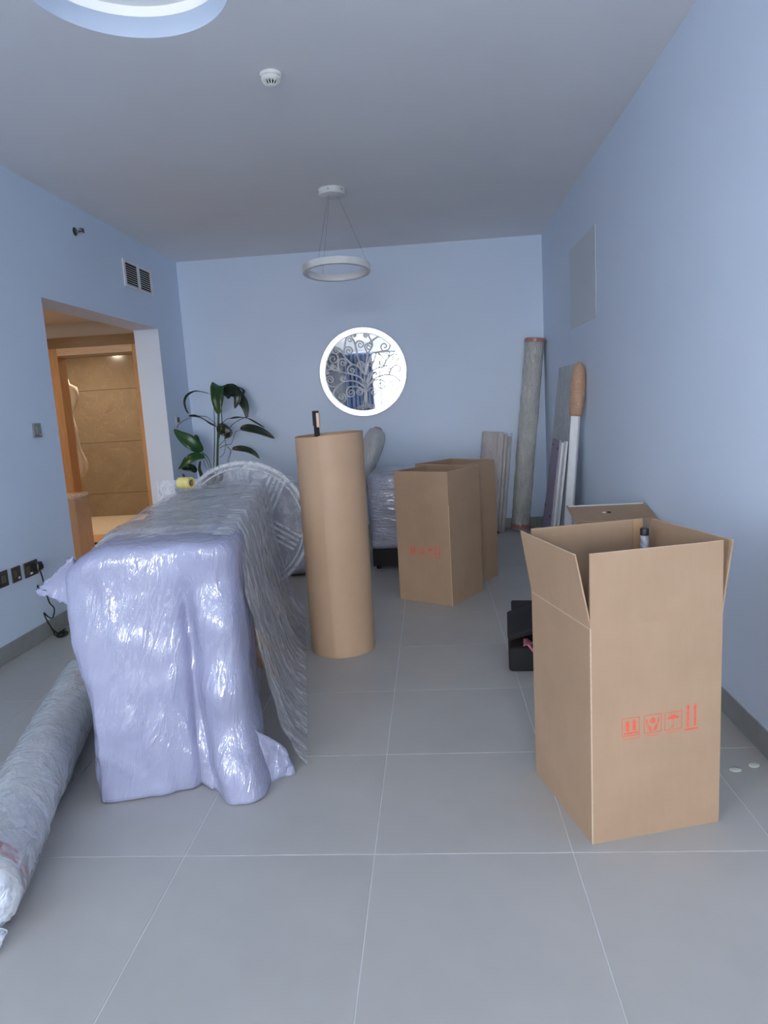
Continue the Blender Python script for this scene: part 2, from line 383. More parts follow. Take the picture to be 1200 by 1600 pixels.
MB().lathe([(CR, H), (CR, H + .080), (CR + .004, H + .080), (CR + .004, H)], 96, Matrix.Translation((CX, CY, 0)), False, False).build('recess_ring', 'wall_paint', ceil, autos=40)
MB().lathe([(CR + .001, H + .081), (CR + .001, H + .122), (CR + .006, H + .122)], 96, Matrix.Translation((CX, CY, 0)), False, False).build('recess_band', 'band_glow', ceil, autos=40)  # white recess band, weak emission added to make it brighter

# skirting: cut tiles against each wall
SK = .105
def skirt2(name, o0, o1, inward, label):
    a, b = Vector((*o0, 0)), Vector((*o1, 0)); L = (b - a).length; d = (b - a).normalized(); ang = math.atan2(d.y, d.x)
    left = Vector((-d.y, d.x, 0)); sgn = 1 if left.dot(Vector((*inward, 0))) > 0 else -1
    rng = (0, .005) if sgn > 0 else (-.005, 0)
    root = struct(name, MB().box(0, L, rng[0], rng[1], 0, SK - .002), 'grout', label)
    root.location = a; root.rotation_euler = (0, 0, ang); me = {}; x = 0
    while x < L - .01:
        w = min(T, L - x); k = round(w, 3)
        if k not in me:
            r2 = (.0052, .013) if sgn > 0 else (-.013, -.0052)
            o = MB().box(.0015, w - .0015, r2[0], r2[1], .001, SK, bev=.001).build('skirting_tile', 'skirting_tile', root); me[k] = o.data
        else:
            o = bpy.data.objects.new('skirting_tile', me[k]); COL.objects.link(o); o.parent = root
        o.location = (x, 0, 0); x += w
skirt2('baseboard_right', (XR, GY - 3 * T), (XR, D), (-1, 0), 'grey tile skirting along the right wall')
skirt2('baseboard_back', (XL, D), (XR - .014, D), (0, -1), 'grey tile skirting along the end wall')
skirt2('baseboard_left', (XL, GY - 2 * T), (XL, DY0 - .0), (1, 0), 'grey tile skirting along the left wall')

# thin flush rectangle, a little darker than the right wall
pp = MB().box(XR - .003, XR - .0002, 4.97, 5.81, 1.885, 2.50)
tag(pp.build('wall_patch', 'patch_tone'), 'faint grey rectangle flush on the right wall, high near the far corner', 'panel')

# ------------------------------------------------------------------ balcony window behind the viewer (shows in the mirror)
wi = struct('window_1', MB().box(WIN_X0, WIN_X1, WALL_F - .14, WALL_F - .06, WIN_Z0, WIN_Z0 + .05).box(WIN_X0, WIN_X1, WALL_F - .14, WALL_F - .06, WIN_Z1 - .05, WIN_Z1), 'frame_grey', 'wide glazed sliding balcony door')
for x in (WIN_X0, WIN_X0 + .9, WIN_X0 + 1.8, WIN_X1 - .05):
    MB().box(x, x + .05, WALL_F - .14, WALL_F - .06, WIN_Z0 + .05, WIN_Z1 - .05).build('mullion', 'frame_grey', wi)
for a, b in ((WIN_X0 + .05, WIN_X0 + .9), (WIN_X0 + .95, WIN_X0 + 1.8), (WIN_X0 + 1.85, WIN_X1 - .05)):
    MB().box(a, b, WALL_F - .103, WALL_F - .097, WIN_Z0 + .05, WIN_Z1 - .05).build('pane', 'window_glass', wi)
w2 = struct('window_2', MB().box(-2.72, -2.65, SW_Y0, SW_Y1, SW_Z0, SW_Z0 + .05).box(-2.72, -2.65, SW_Y0, SW_Y1, SW_Z1 - .05, SW_Z1), 'frame_grey', 'glazed side door in the left wall')
for y in (SW_Y0, (SW_Y0 + SW_Y1) / 2 - .025, SW_Y1 - .05): MB().box(-2.72, -2.65, y, y + .05, SW_Z0 + .05, SW_Z1 - .05).build('mullion', 'frame_grey', w2)
for a, b in ((SW_Y0 + .05, (SW_Y0 + SW_Y1) / 2 - .025), ((SW_Y0 + SW_Y1) / 2 + .025, SW_Y1 - .05)): MB().box(-2.688, -2.682, a, b, SW_Z0 + .05, SW_Z1 - .05).build('pane', 'window_glass', w2)
struct('sky_block_slab', MB().box(-4, 3, WALL_F - 1.7, WALL_F - .2, 3.0, 3.2), 'white_metal', 'unseen slab added above the window to block steep sky light')  # added overhang, keeps steep sky light off the floor near the window
struct('balcony_floor', MB().box(-4, 3, WALL_F - 1.9, WALL_F - .2, -.2, -.02), 'balcony_tile', 'grey balcony slab outside the window')
def curtain(x0, x1, y, amp, label):
    def f(u, v):
        x = x0 + (x1 - x0) * u
        return Vector((x, y + amp * math.sin(u * (x1 - x0) * 52) + .01 * math.sin(u * 31 + v * 3), .03 + v * 2.85))
    o = MB().grid(f, 90, 6).build('curtain', 'curtain_blue', smooth=True)
    sm = o.modifiers.new('thickness', 'SOLIDIFY'); sm.thickness = .003
    tag(o, label, 'curtain')
def added_curtain(y0, y1, x, label):
    def f(u, v): return Vector((x + .035 * math.sin(u * (y1 - y0) * 40), y0 + (y1 - y0) * u, .03 + v * 2.85))
    o = MB().grid(f, 160, 6).build('curtain', 'curtain_dark', smooth=True); o.modifiers.new('thickness', 'SOLIDIFY').thickness = .003  # added dark sheet, there only to darken the left of the mirror
    tag(o, label, 'curtain')
added_curtain(-5.85, -2.05, XL + .10, 'dark curtain added behind the viewer to darken the left of the mirror')  # added sheet that keeps the left of the mirror reflection dark
curtain(-2.40, -1.60, WALL_F + .12, .04, 'blue-grey curtain hanging beside the balcony door')

# ------------------------------------------------------------------ hall and bathroom behind the open doorway
HC = 2.385; HY = 7.0; BX0, BX1, BY = -5.9, -2.95, 9.5
struct('floor_hall', MB().box(-5.2, XL - .002, 4.0, 7.14, -.12, -.0005), 'wood', 'warm wood-toned floor of the hall')
struct('ceiling_hall', MB().box(-5.2, DXI, 3.9, HY + .12, HC, HC + .15), 'hall_paint', 'low warm-lit hall ceiling')
struct('wall_hall_left', MB().box(-5.3, -5.2, 3.9, HY, -.1, HC + .1), 'hall_paint', 'hall side wall')
struct('wall_hall_front', MB().box(-5.3, DXI, 3.9, 4.0, -.1, HC + .1), 'hall_paint', 'hall end wall nearest the viewer')
dx0, dx1, dh = -3.835, -3.03, 2.06
wh = MB(); wh.box(BX0 - .1, dx0 - .09, HY, HY + .12, -.1, HC + .1); wh.box(dx1 + .05, DXI, HY, HY + .12, -.1, HC + .1); wh.box(dx0 - .09, dx1 + .05, HY, HY + .12, dh + .18, HC + .1)
struct('wall_hall_back', wh, 'hall_paint', 'hall wall around the wooden bathroom door frame')
dr = struct('door_1', MB().box(dx0 - .09, dx0, HY - .02, HY + .14, 0, dh + .075), 'wood', 'open wooden door frame leading to the marble bathroom')
MB().box(dx1, dx1 + .05, HY - .02, HY + .14, 0, dh + .075).build('jamb', 'wood', dr)
MB().box(dx0, dx1, HY - .02, HY + .14, dh, dh + .075).build('head_rail', 'pale_wood', dr)
MB().box(dx0 - .10, dx1 + .06, HY - .03, HY + .14, dh + .077, dh + .18).build('head_casing', 'dark_wood', dr)
MB().box(dx0, dx1, HY - .012, HY + .14, dh - .02, dh - .0005).build('dark_track', 'dark_wood', dr)  # thin dark wood strip along the underside of the head rail
struct('floor_bathroom', MB().box(BX0, BX1, 7.14, BY, -.12, -.001), 'beige_floor', 'pale beige bathroom floor')
MB().box(dx0 - .6, dx1 + .2, 7.26, 7.34, -.001, .012).build('threshold_gap', 'dark_gap', dr)
MB().box(dx0 - .6, dx1 + .2, 7.34, 7.86, -.001, .010).build('threshold_board', 'wood', dr)
wbt = struct('wall_bathroom', MB().box(BX0, BX1, BY, BY + .15, -.1, HC + .1), 'marble_joint', 'brown veined marble bathroom wall')
for i in range(2):
    for k in range(4):
        z0, z1 = (0.0, .33) if k == 0 else (.33 + (k - 1) * .737, .33 + k * .737)
        z1 = min(z1, HC)
        if z1 - z0 < .05: continue
        x0 = BX0 + (0 if i == 0 else .55); x1 = BX0 + .55 if i == 0 else BX1
        MB().box(x0 + .004, x1 - .004, BY - .012, BY - .0002, z0 + .003, z1 - .003, bev=.001).build('marble_tile', 'marble', wbt)
struct('wall_bathroom_left', MB().box(BX0 - .1, BX0, 7.12, BY + .1, -.1, HC + .1), 'marble', 'marble bathroom side wall')
struct('wall_bathroom_right', MB().box(BX1, BX1 + .1, 7.12, BY + .1, -.1, HC + .1), 'marble', 'marble bathroom side wall behind the living room')
struct('ceiling_bathroom', MB().box(BX0, BX1, 7.12, BY + .1, HC, HC + .15), 'hall_paint', 'low bathroom ceiling')
def downlight(x, y, power, label, r=.045):
    t = thing('ceiling_downlight', label, 'ceiling light', (x, y, HC), 0, 'warm round downlights')
    MB().lathe([(r, 0), (r + .012, 0), (r + .012, -.006), (r, -.004)], 28, None, False, False).build('trim_ring', 'white_metal', t, autos=40)
    MB().lathe([(r, -.001), (r * .3, -.001)], 28).build('lens', 'downlight_glow', t)
    L = bpy.data.lights.new('downlight_lamp', 'AREA'); L.shape = 'DISK'; L.size = .12; L.energy = power; L.color = (1.0, .84, .64)
    lo = bpy.data.objects.new('downlight_lamp', L); COL.objects.link(lo); lo.parent = t; lo.location = (0, 0, -.02)
downlight(-4.75, 8.6, 19, 'round warm downlight in the bathroom ceiling beside the marble wall')
downlight(-3.75, 7.95, 14, 'round warm downlight in the bathroom ceiling just inside the wooden door frame')
downlight(-4.0, 5.7, 13, 'round warm downlight in the hall ceiling')
# cream robe hanging inside the bathroom
def robe(u, v):
    z = .75 + 1.12 * v; w = (.10 + .05 * math.sin(v * 8.0 + .6) + .02 * math.sin(v * 17)) * (1.0 if v < .93 else .55)
    x = -4.155 + (u - .5) * 2 * w + .03 * math.sin(v * 4); y = 7.62 - .05 * math.sin(u * PI) + .012 * math.sin(u * 22 + v * 4)
    return Vector((x, y, z))
o = MB().grid(robe, 24, 30).build('bath_robe', 'towel_cloth', smooth=True); sm = o.modifiers.new('thickness', 'SOLIDIFY'); sm.thickness = .02
tag(o, 'cream towelling robe hanging just inside the wooden door frame', 'robe')
# wrapped carton standing in the hall
c = thing('hall_carton', 'film-wrapped tan carton standing at the foot of the wooden door frame', 'carton', (-3.86, 6.42, 0))
MB().box(0, .325, 0, .28, 0, .64, bev=.008).build('carton_body', 'wrapped_pale', c)
MB().box(-.004, .329, -.004, .284, .60, .66, bev=.006).build('film_wrap', 'loose_film', c)

# ------------------------------------------------------------------ fittings on walls and ceiling
# return-air grille
v = thing('vent_grille', 'white two-bank return air grille high on the left wall', 'vent', (XL, 5.86, 2.49))
VW, VH = .60, .23
MB().box(0, .012, 0, VW, 0, .022).box(0, .012, 0, VW, VH - .022, VH).box(0, .012, 0, .035, .022, VH - .022).box(0, .012, VW - .035, VW, .022, VH - .022).build('frame', 'white_metal', v)
MB().box(0, .013, VW / 2 - .018, VW / 2 + .018, .022, VH - .022).build('divider', 'white_metal', v)
MB().box(.0003, .002, .035, VW - .035, .022, VH - .022).build('duct_shadow', 'dark_gap', v)
sl = None
for bank in (0, 1):
    for k in range(9):
        ya = .037 if bank == 0 else VW / 2 + .02; yb = VW / 2 - .02 if bank == 0 else VW - .037
        if sl is None: sl = MB().box(0, .010, 0, yb - ya, -.0015, .0015).build('slat', 'lamp_white', v); o = sl
        else: o = sl.copy(); COL.objects.link(o)
        o.location = (.0015, ya, .034 + k * .0195); o.rotation_euler = (0, math.radians(38), 0)
# side-wall sprinkler
s_ = thing('fire_sprinkler', 'small dark metal sidewall sprinkler head high on the left wall', 'sprinkler', (XL, 5.10, 2.753))
RX = Matrix.Rotation(PI / 2, 4, 'Y')
MB().lathe([(.03, 0), (.03, .004), (.02, .012), (.010, .014)], 24, RX).build('escutcheon', 'dark_metal', s_, autos=40)
MB().lathe([(.009, .012), (.009, .032), (.006, .036)], 16, RX).build('stem', 'steel', s_, autos=40)
MB().tube([(.03, -.010, 0), (.05, -.012, 0), (.064, 0, 0), (.05, .012, 0), (.03, .010, 0)], .003).build('yoke', 'dark_metal', s_, True)
MB().box(.062, .066, -.016, .016, -.012, .014).box(.04, .066, -.016, .016, .014, .017).build('deflector', 'dark_metal', s_)
# smoke detector
sd = thing('smoke_detector', 'white domed smoke detector on the ceiling beside the round recess', 'smoke detector', (-.68, 3.47, H))
MB().lathe([(.052, 0), (.052, -.012), (.047, -.016)], 40).build('base', 'detector_white', sd, autos=40)
MB().lathe([(.047, -.014), (.046, -.028), (.040, -.034)], 40).build('body', 'detector_white', sd, autos=40)
MB().lathe([(.026, -.032), (.020, -.049)], 24).build('sensor_core', 'dark_gap', sd, autos=40)
MB().lathe([(.022, -.049), (.023, -.052), (.016, -.056)], 32).build('cap', 'detector_white', sd, autos=40)
for k in range(14):
    a = 2 * PI * k / 14; ca, sa = math.cos(a), math.sin(a)
    MB().tube([(.040 * ca, .040 * sa, -.033), (.022 * ca, .022 * sa, -.051)], .0028, 6).build('rib', 'detector_white', sd)
# pendant lamp
pl = thing('pendant_lamp', 'white ring pendant lamp hung on thin wires from a round canopy', 'pendant lamp', (-.645, 5.25, 2.33))
cz = H - 2.33
MB().lathe([(.098, cz), (.098, cz - .042), (.094, cz - .045)], 48).build('canopy', 'lamp_white', pl, autos=40)
for k in range(6):
    a = 2 * PI * k / 6 + .4
    MB().lathe([(.004, 0), (.004, .004)], 10, Matrix.Translation((.099 * math.cos(a), .099 * math.sin(a), cz - .02)) @ Matrix.Rotation(PI / 2, 4, Vector((-math.sin(a), math.cos(a), 0)))).build('screw', 'dark_metal', pl)
RO, RI = .252, .222
RT = Matrix.Translation((0, 0, .050)) @ Matrix.Rotation(r_(-4.5), 4, 'X')            # the ring hangs slightly tilted
MB().lathe([(RI, -.025), (RO, -.025), (RO, .025), (RI, .025), (RI, -.025)], 72, RT, False, False).build('ring', 'lamp_white', pl, autos=40)
MB().lathe([(RI - .001, -.020), (RI - .001, .020), (RI - .004, .020), (RI - .004, -.020), (RI - .001, -.020)], 72, RT, False, False).build('inner_diffuser', 'white_plastic', pl, autos=40)
for a in (r_(5), r_(125), r_(245)):
    MB().tube([(.045 * math.cos(a), .045 * math.sin(a), cz - .045), RT @ Vector((.237 * math.cos(a), .237 * math.sin(a), .025))], .0011, 6).build('wire', 'wire_grey', pl)
# switches, sockets, thermostat
def plate(name, label, cat, y0, z0, w, h, mat, group=None):
    t = thing(name, label, cat, (XL, y0, z0), 0, 'bronze socket plates' if cat == 'socket' else group)
    MB().box(0, .009, 0, w, 0, h, bev=.0025).build('plate', mat, t); return t
sw = plate('light_switch', 'brushed metal light switch on the left wall beside the doorway', 'switch', 4.222, 1.285, .086, .09, 'switch_plate')
MB().box(.009, .013, .028, .058, .022, .068, bev=.001).build('rocker', 'switch_plate', sw)
MB().box(.009, .011, .06, .076, .012, .018).build('indicator', 'white_plastic', sw)
th = plate('thermostat', 'small white thermostat on the left wall behind the plant', 'thermostat', 6.70, 1.285, .10, .088, 'white_plastic')
MB().box(.009, .011, .035, .092, .025, .075).build('display', 'screen_dark', th)
s1 = plate('data_socket', 'dark bronze socket plate farthest from the plugged-in cord', 'socket', 3.665, .436, .09, .094, 'bronze_plate')
MB().box(.009, .012, .026, .064, .026, .068, bev=.001).build('insert', 'bronze_light', s1)
s2 = plate('switched_outlet', 'dark bronze socket plate between the other two bronze plates', 'socket', 3.797, .434, .086, .092, 'bronze_plate')
MB().box(.009, .012, .02, .04, .03, .07, bev=.001).build('insert', 'bronze_light', s2)
MB().box(.009, .012, .052, .068, .014, .028, bev=.001).build('rocker', 'white_plastic', s2)
s3 = plate('double_outlet', 'wide dark bronze socket plate with the black plug in it', 'socket', 3.922, .430, .142, .094, 'bronze_plate')
MB().box(.009, .012, .018, .048, .03, .07, bev=.001).build('insert', 'bronze_light', s3)
MB().box(.009, .013, .052, .074, .014, .026, bev=.001).build('rocker', 'white_plastic', s3)
cb = thing('charger_cord', 'black plug and tangled cord hanging from the wide bronze socket to the floor', 'cord', (XL + .012, 4.03, .484))
MB().box(.0, .036, -.026, .026, -.030, .026, bev=.008, seg=2).box(.034, .046, -.016, .016, -.02, .012, bev=.004).build('plug', 'black_plastic', cb)
b0 = Vector((XL + .012, 4.03, .484))
pts = [(XL + .035, 4.035, .455), (XL + .035, 4.05, .40), (XL + .024, 4.085, .30), (XL + .022, 4.11, .22), (XL + .03, 4.14, .17), (XL + .035, 4.10, .12), (XL + .04, 4.045, .145), (XL + .03, 4.02, .18), (XL + .04, 4.03, .12), (XL + .05, 4.06, .05), (XL + .05, 4.075, .012), (XL + .06, 4.09, .008), (XL + .075, 4.06, .007), (XL + .10, 4.075, .008), (XL + .10, 4.13, .012), (XL + .065, 4.14, .016), (XL + .05, 4.10, .012), (XL + .075, 4.05, .010), (XL + .11, 4.04, .008), (XL + .125, 4.08, .010), (XL + .11, 4.12, .016), (XL + .07, 4.115, .02), (XL + .085, 4.15, .03)]
MB().tube([p - b0 for p in cr(pts, 6)], .0045, 6).build('cord', 'black_plastic', cb, True)
pts = [(XL + .05, 4.05, .06), (XL + .062, 4.085, .02), (XL + .075, 4.09, .014), (XL + .07, 4.06, .02), (XL + .085, 4.08, .022), (XL + .10, 4.10, .012), (XL + .085, 4.11, .02), (XL + .12, 4.10, .014)]
MB().tube([p - b0 for p in cr(pts, 6)], .0055, 6).build('cord_tie', 'black_plastic', cb, True)
gr = thing('green_charger', 'bright green gadget on the floor half hidden behind the lilac wrapped sofa', 'charger', (-2.408, 4.20, 0))
MB().box(-.045, .06, -.03, .05, 0, .09, bev=.018, seg=3).build('body', 'green_plastic', gr, autos=50)
MB().box(-.02, .03, -.012, .03, .088, .125, bev=.006).build('neck', 'black_plastic', gr)

# ------------------------------------------------------------------ tree-of-life mirror
MC = Vector((-.675, D, 1.713)); MR = .455
mi = thing('round_mirror', 'round mirror with white mosaic rim and silver tree-of-life scrolls on the end wall', 'mirror', MC)
RXm = Matrix.Rotation(PI / 2, 4, 'X')           # local z -> -Y
MB().lathe([(.395, .004), (.395, .012)], 96, RXm).build('mirror_glass', 'mirror_glass', mi, autos=40)
MB().lathe([(.392, .0), (MR, .0), (MR, .022), (MR - .004, .027), (.396, .027), (.392, .022), (.392, 0)], 96, RXm, False, False).build('rim', 'mosaic_frame', mi, autos=50)
def mp(x, y, d=.020): return Vector(((x - 588) / 450 * MR, -d, -(y - 607) / 462 * MR))
def scroll(path, c, r, turns=1.45, w=.0092):
    P = [Vector((x, y, 0)) for x, y in path]; c = Vector((c[0], c[1], 0))
    last = P[-1]; d0 = last - P[-2] if len(P) > 1 else Vector((0, -1, 0))
    rel = last - c; r0 = max(rel.length, 1e-3); a0 = math.atan2(rel.y, rel.x)
    sgn = 1 if rel.x * d0.y - rel.y * d0.x > 0 else -1
    pts = cr([(p.x, p.y, 0) for p in P], 5)
    N = int(16 * turns)
    for k in range(1, N + 1):
        t = k / N; rr = (r0 + (r - r0) * min(1, t * 4)) * (1 - .78 * t); a = a0 + sgn * 2 * PI * turns * t
        pts.append(Vector((c.x + rr * math.cos(a), c.y + rr * math.sin(a), 0)))
    P3 = [mp(p.x, p.y) for p in pts]
    b = MB().tube(P3, w, 6, lambda t: 1.05 - .45 * t)
    e = P3[-1]; rb = bmesh.ops.create_icosphere(b.bm, subdivisions=1, radius=.0085); bmesh.ops.translate(b.bm, vec=e, verts=rb['verts'])
    b.build('branch', 'silver_wire', mi, True)
SC = [([(600, 770), (520, 705), (400, 690), (300, 740), (225, 722), (198, 660)], (240, 668), 44), ([(590, 800), (520, 755), (430, 755), (402, 800)], (450, 815), 48),
      ([(600, 710), (540, 650), (440, 615), (330, 580), (240, 530), (215, 450), (260, 390)], (288, 452), 60), ([(580, 620), (550, 560), (490, 522), (440, 545)], (472, 582), 40),
      ([(470, 520), (410, 440), (370, 360), (310, 330)], (325, 372), 38), ([(480, 520), (405, 430), (405, 370)], (455, 382), 48), ([(405, 400), (420, 320), (435, 255)], (472, 262), 38),
      ([(350, 600), (335, 530), (345, 470)], (388, 500), 42), ([(310, 740), (265, 800), (275, 880), (330, 912)], (350, 852), 50), ([(430, 690), (370, 690), (350, 665)], (380, 660), 30),
      ([(600, 820), (545, 775), (510, 800)], (546, 815), 36), ([(600, 640), (550, 480), (528, 350)], (578, 325), 46), ([(615, 560), (640, 430), (622, 350)], (664, 352), 42),
      ([(610, 640), (612, 540), (575, 495)], (568, 535), 36), ([(615, 640), (630, 560), (650, 500)], (668, 522), 34), ([(612, 780), (690, 690), (800, 650), (890, 660), (955, 710)], (892, 752), 62),
      ([(650, 740), (700, 700), (750, 700)], (768, 752), 50), ([(615, 720), (650, 640), (720, 580), (800, 565)], (838, 602), 38), ([(790, 575), (850, 480), (910, 440)], (922, 484), 42),
      ([(620, 620), (680, 440), (750, 420), (800, 470)], (790, 520), 40), ([(650, 330), (690, 300), (770, 255), (850, 290)], (822, 358), 58), ([(700, 520), (740, 420), (810, 405)], (848, 440), 28),
      ([(850, 655), (880, 590), (910, 565)], (942, 600), 40), ([(620, 740), (670, 650), (690, 630)], (712, 632), 24), ([(612, 810), (660, 775), (690, 785)], (682, 822), 34),
      ([(300, 570), (260, 560), (215, 565)], (222, 590), 20), ([(330, 580), (310, 540), (280, 510)], (278, 532), 20), ([(540, 420), (520, 300), (490, 240)], (520, 225), 26), ([(650, 420), (700, 330), (670, 250)], (640, 235), 30)]
for a in SC: scroll(*a)
MB().tube([mp(*p) for p in ((602, 985), (600, 900), (604, 820), (598, 760))], .013, 8, lambda t: 1.25 - .7 * t).build('trunk', 'silver_wire', mi, True)
for dx in (-22, 18, 0):
    MB().tube([mp(600 + dx * 2.0, 990), mp(600 + dx * .8, 900), mp(606 + dx * .5, 800), mp(600 + dx * 1.3, 690), mp(604 + dx * 2.2, 600)], .005, 6).build('trunk_strand', 'silver_wire', mi, True)
for k in range(5):
    w = 135 - k * 22; h = 60 - k * 8
    MB().tube([mp(612 + w * math.cos(a), 1005 - h * math.sin(a)) for a in [PI * i / 14 for i in range(15)]], .004, 6).build('root', 'silver_wire', mi, True)

# ------------------------------------------------------------------ printed cartons
BL, BH, FH, CT = .43, .685, .222, .005
def text_mesh(s, size):
    cu = bpy.data.curves.new('t', 'FONT'); cu.body = s; cu.size = size; cu.align_x = 'CENTER'
    to = bpy.data.objects.new('t', cu); COL.objects.link(to); bpy.context.view_layer.update()
    me = bpy.data.meshes.new_from_object(to.evaluated_get(bpy.context.evaluated_depsgraph_get()))
    bpy.data.objects.remove(to); bpy.data.curves.remove(cu); return me
TXT = {s: text_mesh(s, .0125) for s in ('THIS SIDE UP', 'FRAGILE', 'KEEP DRY')}
def prints(parent, M):
    """red handling marks; M maps (s, z) of the face to the box frame, local -y outwards"""
    th = (0, -.0004, 0)
    def add(name, polys, loc=(0, 0)):
        b = MB()
        for pg in polys: b.poly([(x + loc[0], -.0003, z + loc[1]) for x, z in pg], th)
        o = b.build(name, 'red_print', parent); o.matrix_local = M; return o
    def frame(s, z, a=.058, w=.0016):
        return [[(s, z), (s + a, z), (s + a, z + w), (s, z + w)], [(s, z + a - w), (s + a, z + a - w), (s + a, z + a), (s, z + a)], [(s, z), (s + w, z), (s + w, z + a), (s, z + a)], [(s + a - w, z), (s + a, z), (s + a, z + a), (s + a - w, z + a)]]
    def arrow(x, z0, z1, w, hw, hh): return [[(x - w / 2, z0), (x + w / 2, z0), (x + w / 2, z1 - hh), (x - w / 2, z1 - hh)], [(x - hw / 2, z1 - hh), (x + hw / 2, z1 - hh), (x, z1)]]
    z0 = .335
    add('this_side_up_mark', frame(.099, z0) + [[(.106, .341), (.150, .341), (.150, .346), (.106, .346)]] + arrow(.117, .350, .386, .010, .015, .010) + arrow(.139, .350, .386, .010, .015, .010))
    hx, hz = .200, .366
    cube = [(hx + .0105 * math.cos(PI / 2 + k * PI / 3), hz + .008 + .0105 * math.sin(PI / 2 + k * PI / 3)) for k in range(6)]
    cc = (hx, hz + .008); quads = []
    for k in (0, 2, 4):
        q = [cube[k], cube[(k + 1) % 6], cc, cube[(k - 1) % 6]]; g = (sum(p[0] for p in q) / 4, sum(p[1] for p in q) / 4)
        quads.append([(g[0] + (p[0] - g[0]) * .86, g[1] + (p[1] - g[1]) * .86) for p in q])
    hands = []
    for s in (-1, 1):
        hands.append([(hx + s * .004, .341), (hx + s * .012, .341), (hx + s * .014, .352), (hx + s * .018, .362), (hx + s * .012, .360), (hx + s * .005, .352)])
        hands.append([(hx + s * .018, .362), (hx + s * .022, .372), (hx + s * .021, .383), (hx + s * .0175, .376), (hx + s * .0155, .364)])
    add('fragile_mark', frame(.171, z0) + quads + hands)
    ux, uz = .269, .368
    dome = [(ux + .019 * math.cos(PI * k / 12), uz + .014 * math.sin(PI * k / 12)) for k in range(13)]
    sc = [(ux - .019 + .038 * (k + .5) / 4, uz + (.004 if k % 2 == 0 else .004)) for k in range(4)]
    pg = dome + [(ux - .0095, uz + .003), (ux, uz), (ux + .0095, uz + .003)]
    hook = [[(ux - .0009, .346), (ux + .0009, .346), (ux + .0009, uz + .006), (ux - .0009, uz + .006)], [(ux - .007, .343), (ux, .343), (ux + .0009, .347), (ux - .002, .346), (ux - .007, .346)]]
    rain = [[(ux - .018 + k * .008, .385), (ux - .017 + k * .008, .385), (ux - .0145 + k * .008, .390), (ux - .0155 + k * .008, .390)] for k in range(5)]
    add('keep_dry_mark', frame(.240, z0) + [pg] + hook + rain)
    add('two_arrows_mark', [[(.307, .325), (.352, .325), (.352, .3305), (.307, .3305)]] + arrow(.318, .336, .410, .0065, .013, .014) + arrow(.342, .336, .410, .0065, .013, .014))
    for s, x in (('THIS SIDE UP', .128), ('FRAGILE', .200), ('KEEP DRY', .269)):
        me = TXT[s]
        if not me.materials: me.materials.append(MATS['red_print'])
        o = bpy.data.objects.new('caption', me); COL.objects.link(o); o.parent = parent
        sx = .0525 / max(max(v_.co.x for v_ in me.vertices) - min(v_.co.x for v_ in me.vertices), 1e-6) if s == 'THIS SIDE UP' else .80
        o.matrix_local = M @ Matrix.Translation((x, -.0006, .3235)) @ Matrix.Rotation(PI / 2, 4, 'X') @ Matrix.Diagonal((min(sx, 1), .8, 1, 1))
def carton(name, label, near, rz, leans, mark=None, group=None, notch=.012, flaplen=FH, half=False):
    """open square carton: origin at its nearest bottom corner, x and y along the two edges"""
    t = thing(name, label, 'carton', (near[0], near[1], 0), rz, 'open cardboard boxes'); L = BL
    MB().box(0, L, 0, L, 0, CT).build('bottom', 'cardboard', t)
    MB().box(0, L, 0, CT, CT, BH).build('panel', 'cardboard', t); MB().box(0, L, L - CT, L, CT, BH).build('panel', 'cardboard', t)
    MB().box(0, CT, CT, L - CT, CT, BH).build('panel', 'cardboard', t); MB().box(L - CT, L, CT, L - CT, CT, BH).build('panel', 'cardboard', t)
    base = {'front': ((0, 0), 0), 'right': ((L, 0), PI / 2), 'back': ((L, L), PI), 'left': ((0, L), -PI / 2)}
    for side, ((px, py), a) in base.items():
        lean, nl, nr = leans[side]
        M = Matrix.Translation((px, py, BH)) @ Matrix.Rotation(a, 4, 'Z') @ Matrix.Rotation(lean, 4, 'X')
        fb = MB().poly([(0.0, 0, -.0001), (L, 0, -.0001), (L - nr, 0, flaplen), (nl, 0, flaplen)], (0, CT, 0))
        o = fb.build('flap', 'cardboard', t); o.matrix_local = M
        eb = MB().box(nl, L - nr, .0005, CT - .0005, flaplen, flaplen + .0012).build('cut_edge', 'cardboard_edge', o)
        if lean > r_(5): MB().box(0, L, -.0006, .001, -.002, .0012).build('fold_line', 'cardboard_edge', o)
    MB().box(-.001, .0022, -.001, .0022, 0, BH).build('corner_fold', 'cardboard_edge', t)
    if mark == 'front': prints(t, Matrix.Identity(4))
    if mark == 'left': prints(t, Matrix.Translation((0, BL, 0)) @ Matrix.Rotation(-PI / 2, 4, 'Z'))
    return t
big = carton('open_carton', 'large open cardboard box nearest the viewer with red handling symbols', (.433, 1.925), r_(14.4),
             {'front': (0, .001, .002), 'left': (r_(9.5), .002, .018), 'back': (r_(1), .004, .004), 'right': (r_(9), .004, .004)}, 'front')
MB().box(.386, .414, BL - CT - .001, BL - CT - .0002, BH + .02, BH + FH).build('tape_strip', 'brown_tape', big)
mid1 = carton('open_carton', 'open cardboard box with red symbols standing right of the kraft paper roll', (.091, 4.426), r_(57.5),
              {'front': (0, .002, .002), 'left': (0, .002, .002), 'back': (0, .002, .002), 'right': (r_(-1), .002, .002)}, 'left')
mid2 = carton('open_carton', 'plain open cardboard box standing just behind the other box in mid-room', (.196, 4.872), r_(50),
              {'front': (r_(-1), .002, .002), 'left': (0, .002, .002), 'back': (0, .002, .002), 'right': (r_(0), .002, .002)})
rear = carton('open_carton', 'open cardboard box against the right wall with its far flap folded out flat', (.742, 3.21), r_(0),
              {'front': (r_(82), .002, .002), 'left': (r_(172), .002, .002), 'back': (r_(77), .002, .002), 'right': (r_(-86), .002, .002)})
